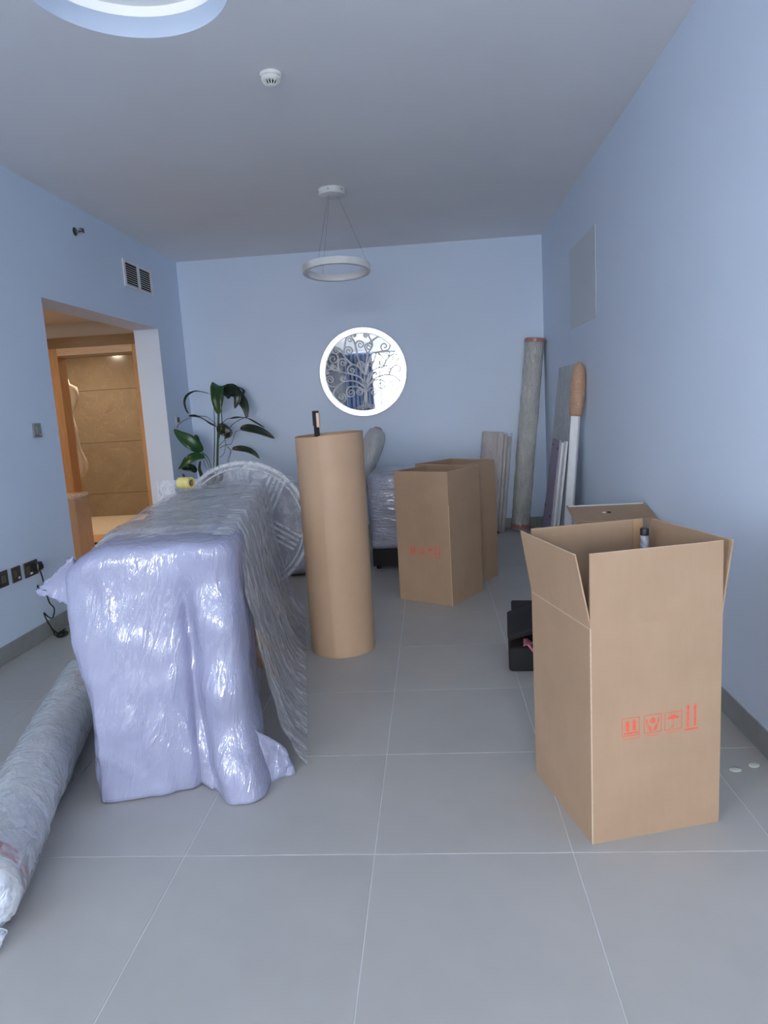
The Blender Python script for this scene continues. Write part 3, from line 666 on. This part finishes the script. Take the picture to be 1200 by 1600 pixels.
rear.scale = (1, 1, 1)
# white tape on the rear carton's far flap
for ch in rear.children:
    if ch.name.startswith('flap') and abs(ch.location.y - BL) < .01 and abs(ch.location.x - BL) < .01:
        MB().box(.01, BL - .01, CT, CT + .0006, FH - .02, FH - .002).build('tape_strip', 'pale_piece', ch)
        MB().lathe([(.012, 0), (.012, .0008)], 16, Matrix.Translation((BL * .52, CT, .10)) @ Matrix.Rotation(-PI / 2, 4, 'X')).build('hand_hole', 'dark_gap', ch)
        MB().box(BL * .56, BL * .60, CT, CT + .001, .095, .108).build('paper_scrap', 'pale_piece', ch)
# capped pole standing inside the big carton
cp = thing('capped_tube', 'clear slim tube with a black cap sticking up inside the nearest box', 'tube', (.722, 2.370, CT))
MB().lathe([(.016, 0), (.014, .858), (.010, .862)], 20).build('tube', 'bundled_film', cp, autos=40)
MB().lathe([(.015, .858), (.015, .880), (.012, .884)], 20).build('cap', 'black_plastic', cp, autos=40)

# ------------------------------------------------------------------ roll of kraft paper with a pole inside
kr = thing('kraft_roll', 'tall upright roll of brown corrugated kraft paper in mid-room', 'paper roll', (-.562, 3.722, 0))
def spiral_shell(r0, r1, turns, h, a0, th=.003, n=150):
    b = MB(); ring = []
    for i in range(n + 1):
        t = i / n; a = a0 + 2 * PI * turns * t; r = r0 + (r1 - r0) * t
        sq = 1 + .012 * math.sin(2 * a)
        dz = .006 * math.sin(a * 1.0 + 1)
        ring.append((r * sq * math.cos(a), r * sq * math.sin(a), h + dz - .006 * t, (r - th) * sq * math.cos(a), (r - th) * sq * math.sin(a)))
    rows = []
    for x, y, z, xi, yi in ring: rows.append([Vector((x, y, 0)), Vector((x * 1.01, y * 1.01, z * .5)), Vector((x * 1.025, y * 1.025, z)), Vector((xi * 1.025, yi * 1.025, z)), Vector((xi, yi, 0))])
    return b.loops(rows)
spiral_shell(.187, .171, 1.7, 1.225, r_(262)).build('paper_sheet', 'kraft_paper', kr, autos=50)
bp = thing('black_pole', 'slim black pole with a tan tip poking out of the kraft paper roll', 'pole', (-.625, 3.72, 0))
MB().box(-.014, .014, -.010, .010, 0, 1.345, bev=.003).box(-.018, .016, -.011, .011, 1.27, 1.352, bev=.003).build('shaft', 'black_fabric', bp)
MB().box(.003, .019, -.014, .012, 1.262, 1.340, bev=.002).build('tip_plate', 'tan_tip', bp)

# ------------------------------------------------------------------ lilac sofa wrapped in film (foreground left)
SR = r_(10.5)
so = thing('wrapped_sofa', 'lilac-grey sofa tightly wrapped in clear stretch film, foreground left', 'sofa', (-1.30, 2.20, 0), SR)
prof = [(0, .42), (-.005, .22), (.005, .07), (.05, .012), (.16, 0), (.28, .004), (.37, .025), (.405, .06), (.428, .035), (.46, -.035), (.52, -.065), (.575, -.04), (.605, .03), (.612, .12), (.605, .25), (.60, .42)]
prof_top = [(0, .42), (-.005, .22), (.005, .09), (.05, .03), (.16, .01), (.28, .0), (.37, -.012), (.405, -.02), (.428, -.026), (.46, -.034), (.52, -.045), (.575, -.02), (.605, .04), (.612, .12), (.605, .25), (.60, .42)]
pa = cr([(x, y, 0) for x, y in prof], 7); pb = cr([(x, y, 0) for x, y in prof_top], 7)
rings = []; NZL = 44
def front_ring(z, inset=0):
    k = max(0, min(1, (z - .62) / .24)); k = k * k * (3 - 2 * k); out = []
    for a, b in zip(pa, pb):
        p = a.lerp(b, k); u, w = p.x, p.y
        low = max(0, (.30 - z) / .30)
        if u > .40 and w < .2: w -= .075 * low ** 1.5; u += .045 * low
        if u < .30 and w < .2: w -= .01 * low
        if u < .05: u += .035 * max(0, (.10 - z) / .10) + .02 * math.sin(z * 6)
        if u > .40 and w < .12: w -= .014 * math.sin((z - .06) * 2 * PI / .26) * max(0, min(1, (u - .40) / .06))
        lean = .06 * (1 - z / .93)                               # the base stands slightly nearer
        w -= lean * .5
        n_ = .010 * NZ((u * 6, w * 6, z * 5)) + .006 * NZ((u * 17, w * 15, z * 11 + 4))
        cxu, cyw = .30, .24; du, dw = u - cxu, w - cyw; l = math.hypot(du, dw)
        u += du / l * (n_ - inset); w += dw / l * (n_ - inset)
        zz = z * (1 - .075 * max(0, min(1, (.17 - u) / .17)) ** 1.3) + (.012 * NZ((u * 3, 7, w * 3)) if z > .8 else 0)
        fold_ = .007 * (1 - min(1, abs(NZ((u * 4 + z * 1.2, w * 4, z * 2.2))) / .12))
        out.append(Vector((u - fold_ * .3, w - fold_ * (1 if w < .1 else 0), zz)))
    return out
zs = [0, .008, .02] + [.02 + .86 * i / 36 for i in range(1, 37)]
for z in zs: rings.append(front_ring(max(z, .001), .012 if z < .004 else 0))
for dz, ins in ((.020, .006), (.036, .020), (.046, .045), (.050, .09), (.052, .15)): rings.append(front_ring(.88 + dz, ins))
fb = MB().loops(rings).build('sofa_arm', 'wrapped_lilac', so, True)
# loose fabric ear pinched out on the left
def ear(u, v):
    k = 1 - u; w = .10 * k + .012; x = .03 - .16 * u + .008 * NZ((u * 9, v * 9, 2)); y = .10 + .05 * u + .03 * math.sin(v * PI) * k - .03 * k
    z = .80 - .035 * u + (v - .5) * 2 * w * .9 + .008 * NZ((u * 12, v * 14, 5))
    return Vector((x, y, z))
o = MB().grid(ear, 18, 14).build('fabric_ear', 'wrapped_lilac', so, True); o.modifiers.new('thickness', 'SOLIDIFY').thickness = .018
# grey back of the sofa under film
rr = []
for i in range(41):
    w = .20 + 1.92 * i / 40; e = min(1, min(i, 40 - i) / 3 + .0); ins = .05 * (1 - math.sqrt(max(0, 1 - (1 - e) ** 2)))
    sec = []; u0, u1, z0, z1 = .02 + ins, .565 - ins, .003, .925 - ins - .02 * (w / 2.1) + .015 * math.sin(w * 5)
    rad = .12
    for (cx, cz, a0) in ((u1 - rad, z1 - rad, 0), (u0 + rad, z1 - rad, 90), (u0 + .02, z0 + .02, 180), (u1 - .02, z0 + .02, 270)):
        rd = rad if cz > .3 else .02
        for k in range(8):
            a = r_(a0 + 90 * k / 7); sec.append((cx + rd * math.cos(a), cz + rd * math.sin(a)))
    pts = []
    for q, (x, z) in enumerate(sec):
        pts.append((x, z))
        if q % 8 == 7:
            x1, zz1 = sec[(q + 1) % 32]
            for k in range(1, 8): pts.append((x + (x1 - x) * k / 8, z + (zz1 - z) * k / 8))
    ring = []
    for x, z in pts:
        d = .018 * NZ((x * 5, w * 4, z * 5)) + .010 * NZ((x * 14, w * 6, z * 14 + 3))
        ring.append(Vector((x + d * (.6 if x > .3 else -.6), w, z + (d if z > .3 else 0))))
    rr.append(ring)
MB().loops(rr).build('sofa_seat', 'wrapped_grey', so, True)
for w_, z_ in ((.50, .46), (.62, .30), (1.75, .42)):
    M, l = axisM((.54, w_, z_), (.655 if z_ > .4 else .66, w_ - .03, z_ - .12))
    MB().lathe([(.03, 0), (.018, l)], 16, M).build('leg', 'wood_leg', so, autos=40)
# film stretched from the top edge out to the floor
uz = [(.935, .50), (.93, .56), (.86, .585), (.70, .60), (.50, .62), (.33, .65), (.16, .69), (.067, .725), (.012, .77)]
def tent(u, v):
    i = v * (len(uz) - 1); k = min(int(i), len(uz) - 2); t = i - k
    z = uz[k][0] + (uz[k + 1][0] - uz[k][0]) * t; x = uz[k][1] + (uz[k + 1][1] - uz[k][1]) * t
    w = .06 + 2.10 * u
    d = .012 * NZ((w * 9 + z * 4, z * 3, 1)) + .008 * NZ((w * 24 + z * 10, z * 5, 6))
    if v > .95: d *= .3
    return Vector((x + d + .02, w - .06 * (1 - v) + .10 * (1 - v) * (1 - u), max(z + d * .6, .004)))
MB().grid(tent, 120, 48).build('stretch_film', 'stretch_film', so, True)
def topfilm(u, v):
    x = .03 + .55 * u; w = .10 + 1.98 * v
    z = .945 - .02 * v + .012 * NZ((x * 6, w * 3, 9)) + .008 * NZ((x * 20, w * 6, 3))
    e = min(u, 1 - u); z -= .06 * max(0, 1 - e / .16) ** 2; z -= .03 * max(0, 1 - v / .08)
    return Vector((x, w, z))
MB().grid(topfilm, 40, 70).build('top_film', 'top_film', so, True)
def skirt(u, v):
    x = .58 + .165 * u * (1 - .15 * v); w = -.06 + .085 * u + .02 * v + .012 * NZ((u * 5, v * 5, 3)); z = .002 + v * (.155 * (1 - u) ** .8 + .085) + (.008 * NZ((u * 7, v * 6, 8)) if v > .05 else 0)
    return Vector((x, w, max(z, .002)))
o = MB().grid(skirt, 20, 14).build('fabric_skirt', 'wrapped_lilac', so, True); o.modifiers.new('thickness', 'SOLIDIFY').thickness = .014
def flapf(u, v):
    x = -.10 + .26 * u; z = .84 + .125 * v * (1 - .1 * u) + .01 * NZ((u * 6, v * 6, 1)); w = 2.10 + .02 * math.sin(u * 9) + .03 * v
    return Vector((x, w, z))
MB().grid(flapf, 16, 8).build('film_flap', 'loose_film', so, True)
# roll of yellow tape resting on the wrapped sofa
yt = thing('yellow_tape_roll', 'small roll of yellow tape lying on top of the lilac wrapped sofa', 'tape roll', (-1.415, 3.80, .952))
My = Matrix.Translation((-.04, 0, .034)) @ Matrix.Rotation(PI / 2, 4, 'Y') @ Matrix.Rotation(.3, 4, 'X')
MB().lathe([(.021, 0), (.034, 0), (.034, .08), (.021, .08), (.021, 0)], 32, My, False, False).build('tape_winding', 'yellow_tape', yt, autos=40)
MB().lathe([(.018, .001), (.021, .001), (.021, .079), (.018, .079), (.018, .001)], 32, My, False, False).build('core', 'cardboard', yt, autos=40)

# ------------------------------------------------------------------ wrapped rolls and bundles
def wobble_roll(M, L, r, nz=40, n=40, amp=.006, seed=0, r1=None):
    rings = []
    for i in range(nz + 1):
        t = i / nz; ring = []; rr_ = r + ((r1 or r) - r) * t
        for k in range(n):
            a = 2 * PI * k / n; d = amp * NZ((math.cos(a) * 3 + seed, math.sin(a) * 3, t * L * 9)) + amp * .7 * NZ((math.cos(a) * 8 + seed, math.sin(a) * 8, t * L * 5))
            ring.append(M @ Vector(((rr_ + d) * math.cos(a), (rr_ + d) * math.sin(a), t * L)))
        rings.append(ring)
    return MB().loops(rings)
# rug roll on the floor, foreground left
A, B = Vector((-1.285, 1.56, .118)), Vector((-1.765, 3.09, .112))
rg = thing('wrapped_rug_roll', 'long rug rolled up in clear film lying on the floor beside the lilac sofa', 'rug roll', (A.x, A.y, 0))
M0, L = axisM(A - rg.location, B - rg.location)
wobble_roll(M0, L, .114, 60, 48, .005, 2).build('rolled_rug', 'wrapped_rug_foreground', rg, True)
MB().lathe([(.1165, .035), (.1175, .04), (.1175, .075), (.1165, .08)], 48, M0, False, False).build('red_tape_band', 'red_tape', rg, True)
rings = []
for i, (r, z) in enumerate([(.121, .32), (.120, .12), (.120, -.002), (.112, -.022), (.085, -.030), (.05, -.026), (.012, -.024)]):
    rings.append([M0 @ Vector(((r + .006 * NZ((k * .9, i * 1.7, 3))) * math.cos(2 * PI * k / 48), (r + .006 * NZ((k * .9, i * 1.7, 3))) * math.sin(2 * PI * k / 48), z + (.012 * NZ((k * 1.3, i * 2.1, 7)) if i > 2 else 0))) for k in range(48)])
MB().loops(rings, True, False, True).build('end_film', 'loose_film', rg, True)
rings = []
for i, (r, z) in enumerate([(.108, -.012), (.10, -.028), (.085, -.034), (.06, -.030), (.03, -.034), (.01, -.026)]):
    rings.append([M0 @ Vector(((r + .008 * NZ((k * .9, i * 1.7, 13))) * math.cos(2 * PI * k / 40), (r + .008 * NZ((k * .9, i * 1.7, 13))) * math.sin(2 * PI * k / 40), z + .014 * NZ((k * 1.3, i * 2.1, 17)))) for k in range(40)])
MB().loops(rings, True, False, True).build('crumpled_end', 'bundled_film', rg, True)
def tail(u, v):
    a = -.6 + 1.2 * u; r = .10 - .03 * v
    p = Vector((r * math.sin(a * 2.2), r * math.cos(a * 2.2) * (.9 - .2 * v), L - .02 + .16 * v)); p += Vector((.012 * NZ((u * 9, v * 9, 2)), .012 * NZ((u * 9, v * 9, 5)), 0)); return M0 @ p
MB().grid(tail, 24, 10).build('film_tail', 'loose_film', rg, True)
def tuft(u, v):
    a = 2 * PI * u; r = .05 * (1 - .5 * v) + .02 * NZ((u * 11, v * 7, 3))
    p = Vector((-.01 + r * math.cos(a), -.02 + r * .5 * math.sin(a) - .03, .03 - .025 * v)); q = rg.location
    return Vector((.075 + .03 * math.cos(a) * (1 - .4 * v), -.035 - .03 * v + .02 * math.sin(a), .006 + .035 * (1 - v) + .012 * NZ((u * 9, v * 5, 1))))
MB().grid(tuft, 24, 8).build('film_tuft', 'bundled_film', rg, True)
# tall roll in the far corner
A, B = Vector((.880, 7.060, .002)), Vector((1.078, 7.062, 1.935))
tr_ = thing('wrapped_tall_roll', 'tallest film-wrapped roll with red tape ends leaning in the far right corner', 'rug roll', A)
M1, L1 = axisM(Vector(), B - A)
wobble_roll(M1, L1, .094, 60, 40, .006, 5).build('rolled_rug', 'wrapped_rug', tr_, True)
for z0, z1 in ((.015, .06), (L1 - .045, L1 - .005)):
    MB().lathe([(.098, z0), (.0995, z0 + .004), (.0995, z1 - .004), (.098, z1)], 40, M1, False, False).build('red_tape_band', 'red_tape', tr_, True)
# bundle of planks beside it
bn = thing('wrapped_plank_bundle', 'short film-wrapped bundle of planks leaning on the end wall beside the tallest roll', 'bundle', (.555, 6.93, 0))
Mb = Matrix.Rotation(r_(6.5), 4, 'Y') @ Matrix.Rotation(r_(-7), 4, 'X')
for k, (x0, x1, y0, y1, h) in enumerate([(-.14, .075, -.03, .035, 1.035), (.078, .112, -.02, .06, 1.02), (.116, .150, .0, .07, 1.0), (-.13, .07, .04, .075, 1.03)]):
    MB().box(x0, x1, y0, y1, .012, h, Mb, bev=.004).build('plank', 'wrapped_planks', bn)
sh = MB()
def bundle_film(u, v):
    q = [(-.146, -.036), (.155, -.026), (.158, .08), (-.146, .082)]; i = u * 4; k = int(i) % 4; t = i - int(i)
    a, b = q[k], q[(k + 1) % 4]; x = a[0] + (b[0] - a[0]) * t; y = a[1] + (b[1] - a[1]) * t
    d = .004 * NZ((u * 30, v * 6, 1)); return Mb @ Vector((x + d, y + d, .02 + 1.02 * v))
sh.grid(bundle_film, 48, 30).build('film_wrap', 'bundle_film', bn, True)
MB().box(.06, .09, -.05, -.02, .0, .02).build('foot', 'black_plastic', bn)
# rounded roll leaning behind the kraft paper
B = Vector((-.575, 7.035, 1.045)); A = Vector((-.93, 6.72, .10))
lr = thing('wrapped_leaning_roll', 'grey film-wrapped roll with a rounded top leaning on the end wall under the mirror', 'roll', (A.x, A.y, 0))
M2, L2 = axisM(A - lr.location, B - lr.location)
rings = []
for i in range(36):
    t = i / 35; z = L2 * t + (.10 * math.sin(min(1, max(0, (t - .9) / .1)) * PI / 2) if t > .9 else 0)
    r = (.072 + .045 * t) * (1 if t < .9 else math.sqrt(max(.015, 1 - ((t - .9) / .1) ** 2)))
    rings.append([M2 @ Vector(((r + .005 * NZ((math.cos(2 * PI * k / 32) * 4, math.sin(2 * PI * k / 32) * 4, z * 7))) * math.cos(2 * PI * k / 32), r * math.sin(2 * PI * k / 32), z)) for k in range(32)])
MB().loops(rings).build('rolled_body', 'wrapped_board', lr, True)
MB().lathe([(.050, L2 + .082), (.035, L2 + .096), (.012, L2 + .104)], 24, M2).build('tape_patch', 'red_tape', lr, True)

# ------------------------------------------------------------------ boards and poles against the right wall
def slab(y0t, y1t, zt, y0b, y1b, off, th, xoff=0):
    """board leaning on the right wall: top edge from y0t to y1t at zt, bottom edge y0b..y1b on the floor"""
    X = lambda z: .98 - off + .1125 * z
    f = [Vector((X(0), y0b, 0)), Vector((X(0), y1b, 0)), Vector((X(zt), y1t, zt)), Vector((X(zt), y0t, zt))]
    return f, Vector((th, 0, 0))
def lean_board(name, label, cat, spec, mat, partname, holes=()):
    f, th = slab(*spec); c0 = (f[0] + f[1]) / 2
    t = thing(name, label, cat, (c0.x, c0.y, 0)); f = [p - Vector((c0.x, c0.y, 0)) for p in f]
    MB().poly(f, th).build(partname, mat, t)
    for (a, z) in holes:
        p = f[0].lerp(f[1], a).lerp(f[3].lerp(f[2], a), z)
        MB().lathe([(.011, -.003), (.011, .002)], 14, Matrix.Translation(p) @ Matrix.Rotation(PI / 2, 4, 'Y')).build('hole', 'dark_gap', t)
    return t
wbd = lean_board('wrapped_flat_board', 'flat grey film-wrapped board leaning on the right wall behind the white pole', 'board', (5.50, 6.28, 1.60, 5.55, 6.35, -.005, .016), 'wrapped_board', 'board')
lean_board('purple_panel', 'mauve drilled panel leaning in front of the film-wrapped board', 'panel', (5.60, 5.88, 1.00, 5.70, 6.06, .06, .016), 'purple_panel', 'panel', ((.92, .95), (.12, .93), (.9, .42), (.1, .36)))
lean_board('white_strip_board', 'narrow white strip leaning right next to the mauve panel', 'board', (5.50, 5.585, .985, 5.53, 5.64, .060, .018), 'white_metal', 'strip')
lean_board('white_strip_board', 'narrow white strip leaning between the white pole and its twin strip', 'board', (5.40, 5.49, 1.0, 5.43, 5.52, .045, .016), 'white_metal', 'strip')
A = Vector((1.02, 5.36, 0)); B = Vector((1.135, 5.305, 1.60))
pp_ = thing('wrapped_white_pole', 'white square pole with its top bound in tan wrapping, leaning on the right wall', 'pole', A)
M3, L3 = axisM(Vector(), B - A)
MB().box(-.031, .031, -.031, .031, .01, 1.30, M3, bev=.006).build('pole', 'white_metal', pp_)
rings = []
for z, r in ((1.20, .046), (1.23, .052), (1.32, .055), (1.42, .056), (1.50, .054), (1.555, .045), (1.59, .028), (1.602, .008)):
    rings.append([M3 @ Vector(((r + .004 * NZ((k * .8, z * 20, 3))) * math.cos(2 * PI * k / 24), (r + .004 * NZ((k * .8, z * 20, 3))) * math.sin(2 * PI * k / 24), z)) for k in range(24)])
MB().loops(rings).build('bound_end', 'wrapped_tan', pp_, True)

# ------------------------------------------------------------------ grey wrapped armchair and block behind
ac = thing('wrapped_armchair', 'dark grey armchair wrapped in film standing behind the kraft paper roll', 'armchair', (-.25, 5.9, 0))
def softbox(x0, x1, y0, y1, z0, z1, rad, amp=.008, seed=0, n=7):
    b = MB().box(x0, x1, y0, y1, z0, z1, bev=rad, seg=4)
    bmesh.ops.subdivide_edges(b.bm, edges=[e for e in b.bm.edges if e.calc_length() > .12], cuts=n, use_grid_fill=True)
    for v in b.bm.verts:
        c = v.co; d = amp * NZ((c.x * 6 + seed, c.y * 6, c.z * 6)); v.co = c + c.normalized() * d
    return b
softbox(-.30, .30, -.36, .36, .165, .80, .05, .01, 3).build('seat_block', 'wrapped_sofa_dark', ac, True)
MB().box(-.285, .285, -.35, .34, .03, .166).build('base', 'dark_gap', ac)  # black block standing in for the shadow under the armchair
for x in (-.24, .24):
    for y in (-.31, .31): MB().lathe([(.02, 0), (.028, .10)], 14, Matrix.Translation((x, y, 0))).build('leg', 'dark_gap', ac, autos=40)
gb = thing('wrapped_ottoman', 'grey film-wrapped block standing behind the round white clock frame', 'ottoman', (-1.25, 5.75, 0))
softbox(-.48, .44, -.34, .34, .01, .78, .05, .012, 8).build('cushion_block', 'wrapped_sofa_dark', gb, True)

# ------------------------------------------------------------------ big round skeleton clock wrapped in film
ck = thing('wall_clock', 'large round white skeleton wall clock wrapped in film, standing behind the lilac sofa', 'clock', (-1.45, 4.99, 0), r_(6))
Mk = Matrix.Translation((0, 0, .505)) @ Matrix.Rotation(r_(-6), 4, 'X') @ Matrix.Rotation(PI / 2, 4, 'X')      # local z -> viewer
def ringmesh(r, w, t0, t1): return MB().lathe([(r - w, t0), (r, t0), (r, t1), (r - w, t1), (r - w, t0)], 96, Mk, False, False)
ringmesh(.50, .022, -.012, .014).build('outer_rim', 'white_metal', ck, autos=40)
ringmesh(.455, .010, -.006, .008).build('inner_rim', 'white_metal', ck, autos=40)
ringmesh(.20, .012, -.006, .008).build('hub_ring', 'white_metal', ck, autos=40)
for cx_, cz_, a in ((.225, .245, r_(63)), (.285, -.07, r_(-33)), (-.225, -.245, r_(63)), (-.285, .07, r_(-33))):
    for k in range(4):
        off = (k - 1.5) * .038
        MB().box(-.135, .135, off - .0085, off + .0085, -.005, .007, Mk @ Matrix.Translation((cx_, cz_, 0)) @ Matrix.Rotation(a, 4, 'Z')).build('numeral_bar', 'white_metal', ck)
def disc(zo, seed):
    rings = []
    for i in range(15):
        r = .508 * (i + .3) / 14.3
        rings.append([Mk @ Vector((r * math.cos(2 * PI * k / 64), r * math.sin(2 * PI * k / 64), zo + .010 * NZ((r * 9 * math.cos(2 * PI * k / 64) + seed, r * 9 * math.sin(2 * PI * k / 64), seed)))) for k in range(64)])
    return MB().loops(rings, True, True, False)
disc(.026, 4).build('front_film', 'clock_film', ck, True); disc(-.022, 9).build('back_film', 'loose_film', ck, True)

# ------------------------------------------------------------------ potted plant
PY = 6.72
ppos = at(332, 742, PY)
pt = thing('potted_plant', 'tall green broad-leaved plant in a black pot in the far left corner', 'plant', (ppos.x, PY, 0))
q0 = Vector((ppos.x, PY, 0))
pzt = ppos.z
MB().lathe([(.085, 0), (.09, .01), (.115, pzt - .01), (.118, pzt), (.106, pzt), (.104, pzt - .03)], 36, None).build('pot', 'pot_black', pt, autos=40)
MB().lathe([(.104, pzt - .03), (.06, pzt - .005), (.01, pzt + .012)], 24, None, True, True).build('soil', 'soil', pt, autos=60)
pc = lambda x, y, dy=0: at(250 + x / 6, 590 + y / 6, PY + dy) - q0
def stem(pts, r, mat='stem_green', dy=0): MB().tube(cr([pc(*p) if len(p) == 3 else pc(p[0], p[1], dy) for p in pts], 6), r, 8, lambda t: 1 - .35 * t).build('stem', mat, pt, True)
stem([(535, 930), (540, 700), (545, 500), (550, 330), (560, 230), (540, 100)], .013)
stem([(500, 930), (512, 600), (510, 400), (505, 250)], .006)
stem([(545, 600), (580, 420), (575, 300), (600, 160), (620, 110)], .006)
def leaf(pts, width, mat='leaf', fold=.35, up_=(0, -1, .4), prof=None):
    """pts: spine in plant crop coordinates with depth offset; a folded, tapered blade"""
    P = cr([pc(*p) for p in pts], 8); n = len(P) - 1; rows = []
    for i, p in enumerate(P):
        t = i / n; d = (P[min(i + 1, n)] - P[max(i - 1, 0)]).normalized()
        side = d.cross(Vector(up_)).normalized(); nr = side.cross(d).normalized()
        w = width * (math.sin(PI * min(1, t ** .75)) ** .8 if prof is None else prof(t)) + .0006
        wv = .006 * math.sin(t * 9)
        rows.append([p - side * w + nr * (w * fold + wv), p - side * w * .5 + nr * w * fold * .35, p, p + side * w * .5 + nr * w * fold * .35, p + side * w + nr * (w * fold - wv)])
    b = MB().loops(rows, closed=False); o = b.build('leaf', mat, pt, True); o.modifiers.new('thickness', 'SOLIDIFY').thickness = .0015
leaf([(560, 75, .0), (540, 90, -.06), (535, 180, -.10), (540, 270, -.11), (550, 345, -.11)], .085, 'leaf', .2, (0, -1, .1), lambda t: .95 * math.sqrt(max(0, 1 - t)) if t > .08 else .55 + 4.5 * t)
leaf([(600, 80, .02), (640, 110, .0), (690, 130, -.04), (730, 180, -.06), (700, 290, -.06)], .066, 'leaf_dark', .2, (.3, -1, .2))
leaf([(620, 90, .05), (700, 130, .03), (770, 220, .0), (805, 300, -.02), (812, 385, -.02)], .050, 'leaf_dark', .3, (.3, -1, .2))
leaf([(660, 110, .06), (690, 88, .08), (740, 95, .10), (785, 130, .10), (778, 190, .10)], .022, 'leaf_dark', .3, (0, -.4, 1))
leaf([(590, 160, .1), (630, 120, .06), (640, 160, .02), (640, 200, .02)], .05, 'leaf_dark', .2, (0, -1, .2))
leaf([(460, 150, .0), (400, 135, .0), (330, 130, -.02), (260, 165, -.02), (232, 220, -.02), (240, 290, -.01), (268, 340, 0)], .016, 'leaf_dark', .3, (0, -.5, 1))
stem([(470, 155), (500, 180), (550, 260)], .003)
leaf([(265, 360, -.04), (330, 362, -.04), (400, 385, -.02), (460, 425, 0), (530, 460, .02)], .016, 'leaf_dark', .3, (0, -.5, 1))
stem([(270, 358, -.02), (400, 362, -.02), (450, 375, 0), (530, 440, 0)], .004)
stem([(158, 470, -.1), (185, 430, -.1), (240, 395, -.08), (300, 375, -.06)], .003, 'twig')
leaf([(390, 690, -.12), (330, 640, -.16), (260, 590, -.18), (190, 540, -.18), (132, 485, -.18)], .066, 'leaf', .25, (0, -1, .5))
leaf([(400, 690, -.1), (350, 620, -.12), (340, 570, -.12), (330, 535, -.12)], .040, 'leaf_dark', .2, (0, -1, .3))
leaf([(420, 745, -.1), (350, 740, -.14), (280, 770, -.16), (220, 820, -.16), (170, 858, -.16)], .048, 'leaf', .3, (0, -1, .6))
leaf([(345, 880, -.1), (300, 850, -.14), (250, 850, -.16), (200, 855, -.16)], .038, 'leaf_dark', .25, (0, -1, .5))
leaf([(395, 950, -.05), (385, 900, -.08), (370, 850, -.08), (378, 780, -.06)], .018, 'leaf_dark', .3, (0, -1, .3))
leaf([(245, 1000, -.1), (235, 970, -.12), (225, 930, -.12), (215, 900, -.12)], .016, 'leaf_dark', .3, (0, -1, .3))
stem([(385, 695, -.1), (440, 740, -.06), (470, 800, -.02), (480, 850, 0)], .005); stem([(415, 745, -.1), (440, 780, -.05), (465, 850, 0)], .004); stem([(410, 770, -.08), (420, 820, -.03), (440, 860, 0)], .003)
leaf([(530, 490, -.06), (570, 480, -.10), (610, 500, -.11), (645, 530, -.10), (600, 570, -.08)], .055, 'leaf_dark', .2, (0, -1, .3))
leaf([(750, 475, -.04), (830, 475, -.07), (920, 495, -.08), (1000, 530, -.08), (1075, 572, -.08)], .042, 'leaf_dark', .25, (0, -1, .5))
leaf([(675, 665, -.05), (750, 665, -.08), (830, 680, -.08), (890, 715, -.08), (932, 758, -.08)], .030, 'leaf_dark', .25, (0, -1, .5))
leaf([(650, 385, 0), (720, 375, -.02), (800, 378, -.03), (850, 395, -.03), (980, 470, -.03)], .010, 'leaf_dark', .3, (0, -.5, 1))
stem([(560, 470), (600, 410), (650, 382), (760, 375)], .004); stem([(640, 485), (690, 430), (760, 390), (835, 360)], .004, 'twig')
for p in ([(560, 660), (620, 630), (665, 625), (690, 560), (710, 510), (755, 492)], [(610, 570), (618, 630), (660, 680), (640, 750), (630, 810)], [(560, 750), (600, 710), (612, 640)], [(555, 640), (590, 600), (610, 580)], [(625, 640), (668, 680), (700, 668)], [(668, 690), (650, 760), (628, 830)]):
    stem(p, .0028, 'twig')

# ------------------------------------------------------------------ small things on the floor
bg = thing('tool_bag', 'black soft tool bag with open lid behind the nearest box', 'bag', (.335, 3.28, 0), r_(-6))
def bagbox(x0, x1, y0, y1, z0, z1, seed): return softbox(x0, x1, y0, y1, z0, z1, .02, .02, seed, 5)
bagbox(0, .34, 0, .24, .001, .135, 1).build('bag_body', 'black_fabric', bg, True)
b = MB().box(0, .34, 0, .03, 0, .20, Matrix.Translation((.02, .16, .13)) @ Matrix.Rotation(r_(-35), 4, 'X'), bev=.01, seg=2); b.build('bag_lid', 'black_fabric', bg, autos=50)
b = MB().box(.0, .30, -.02, .22, 0, .035, Matrix.Translation((.005, .01, .165)) @ Matrix.Rotation(r_(14), 4, 'X') @ Matrix.Rotation(r_(-20), 4, 'Y'), bev=.012, seg=2); b.build('bag_flap', 'black_fabric', bg, autos=50)
MB().tube(cr([(.07, .10, .20), (.10, .06, .245), (.16, .06, .25), (.20, .10, .20)], 6), .007, 8).build('handle', 'black_fabric', bg, True)
def cloth(u, v): return Vector((.075 + .12 * u, -.022 + .08 * v + .012 * math.sin(u * 9), .128 + .022 * math.sin(u * 7 + 1) * (1 - .5 * v) + .015 * v))
o = MB().grid(cloth, 16, 8).build('pink_lining', 'pink_cloth', bg, True); o.modifiers.new('thickness', 'SOLIDIFY').thickness = .004
for (x, y, a, lab) in ((1.029, 2.331, .1, 'pale oval disc on the floor tile, the one nearer the large box'), (1.106, 2.359, .5, 'pale oval disc on the floor tile, the one nearer the right wall')):
    t_ = MB().lathe([(.021, .0004), (.021, .0016), (.0195, .002)], 28, Matrix.Diagonal((1, .72, 1, 1))).build('pale_disc', 'pale_piece', autos=40)  # thin pale oval discs lying on the tile
    t_.location = (x, y, 0); t_.rotation_euler = (0, 0, a); tag(t_, lab, 'pale_piece', 'pale discs on the floor')
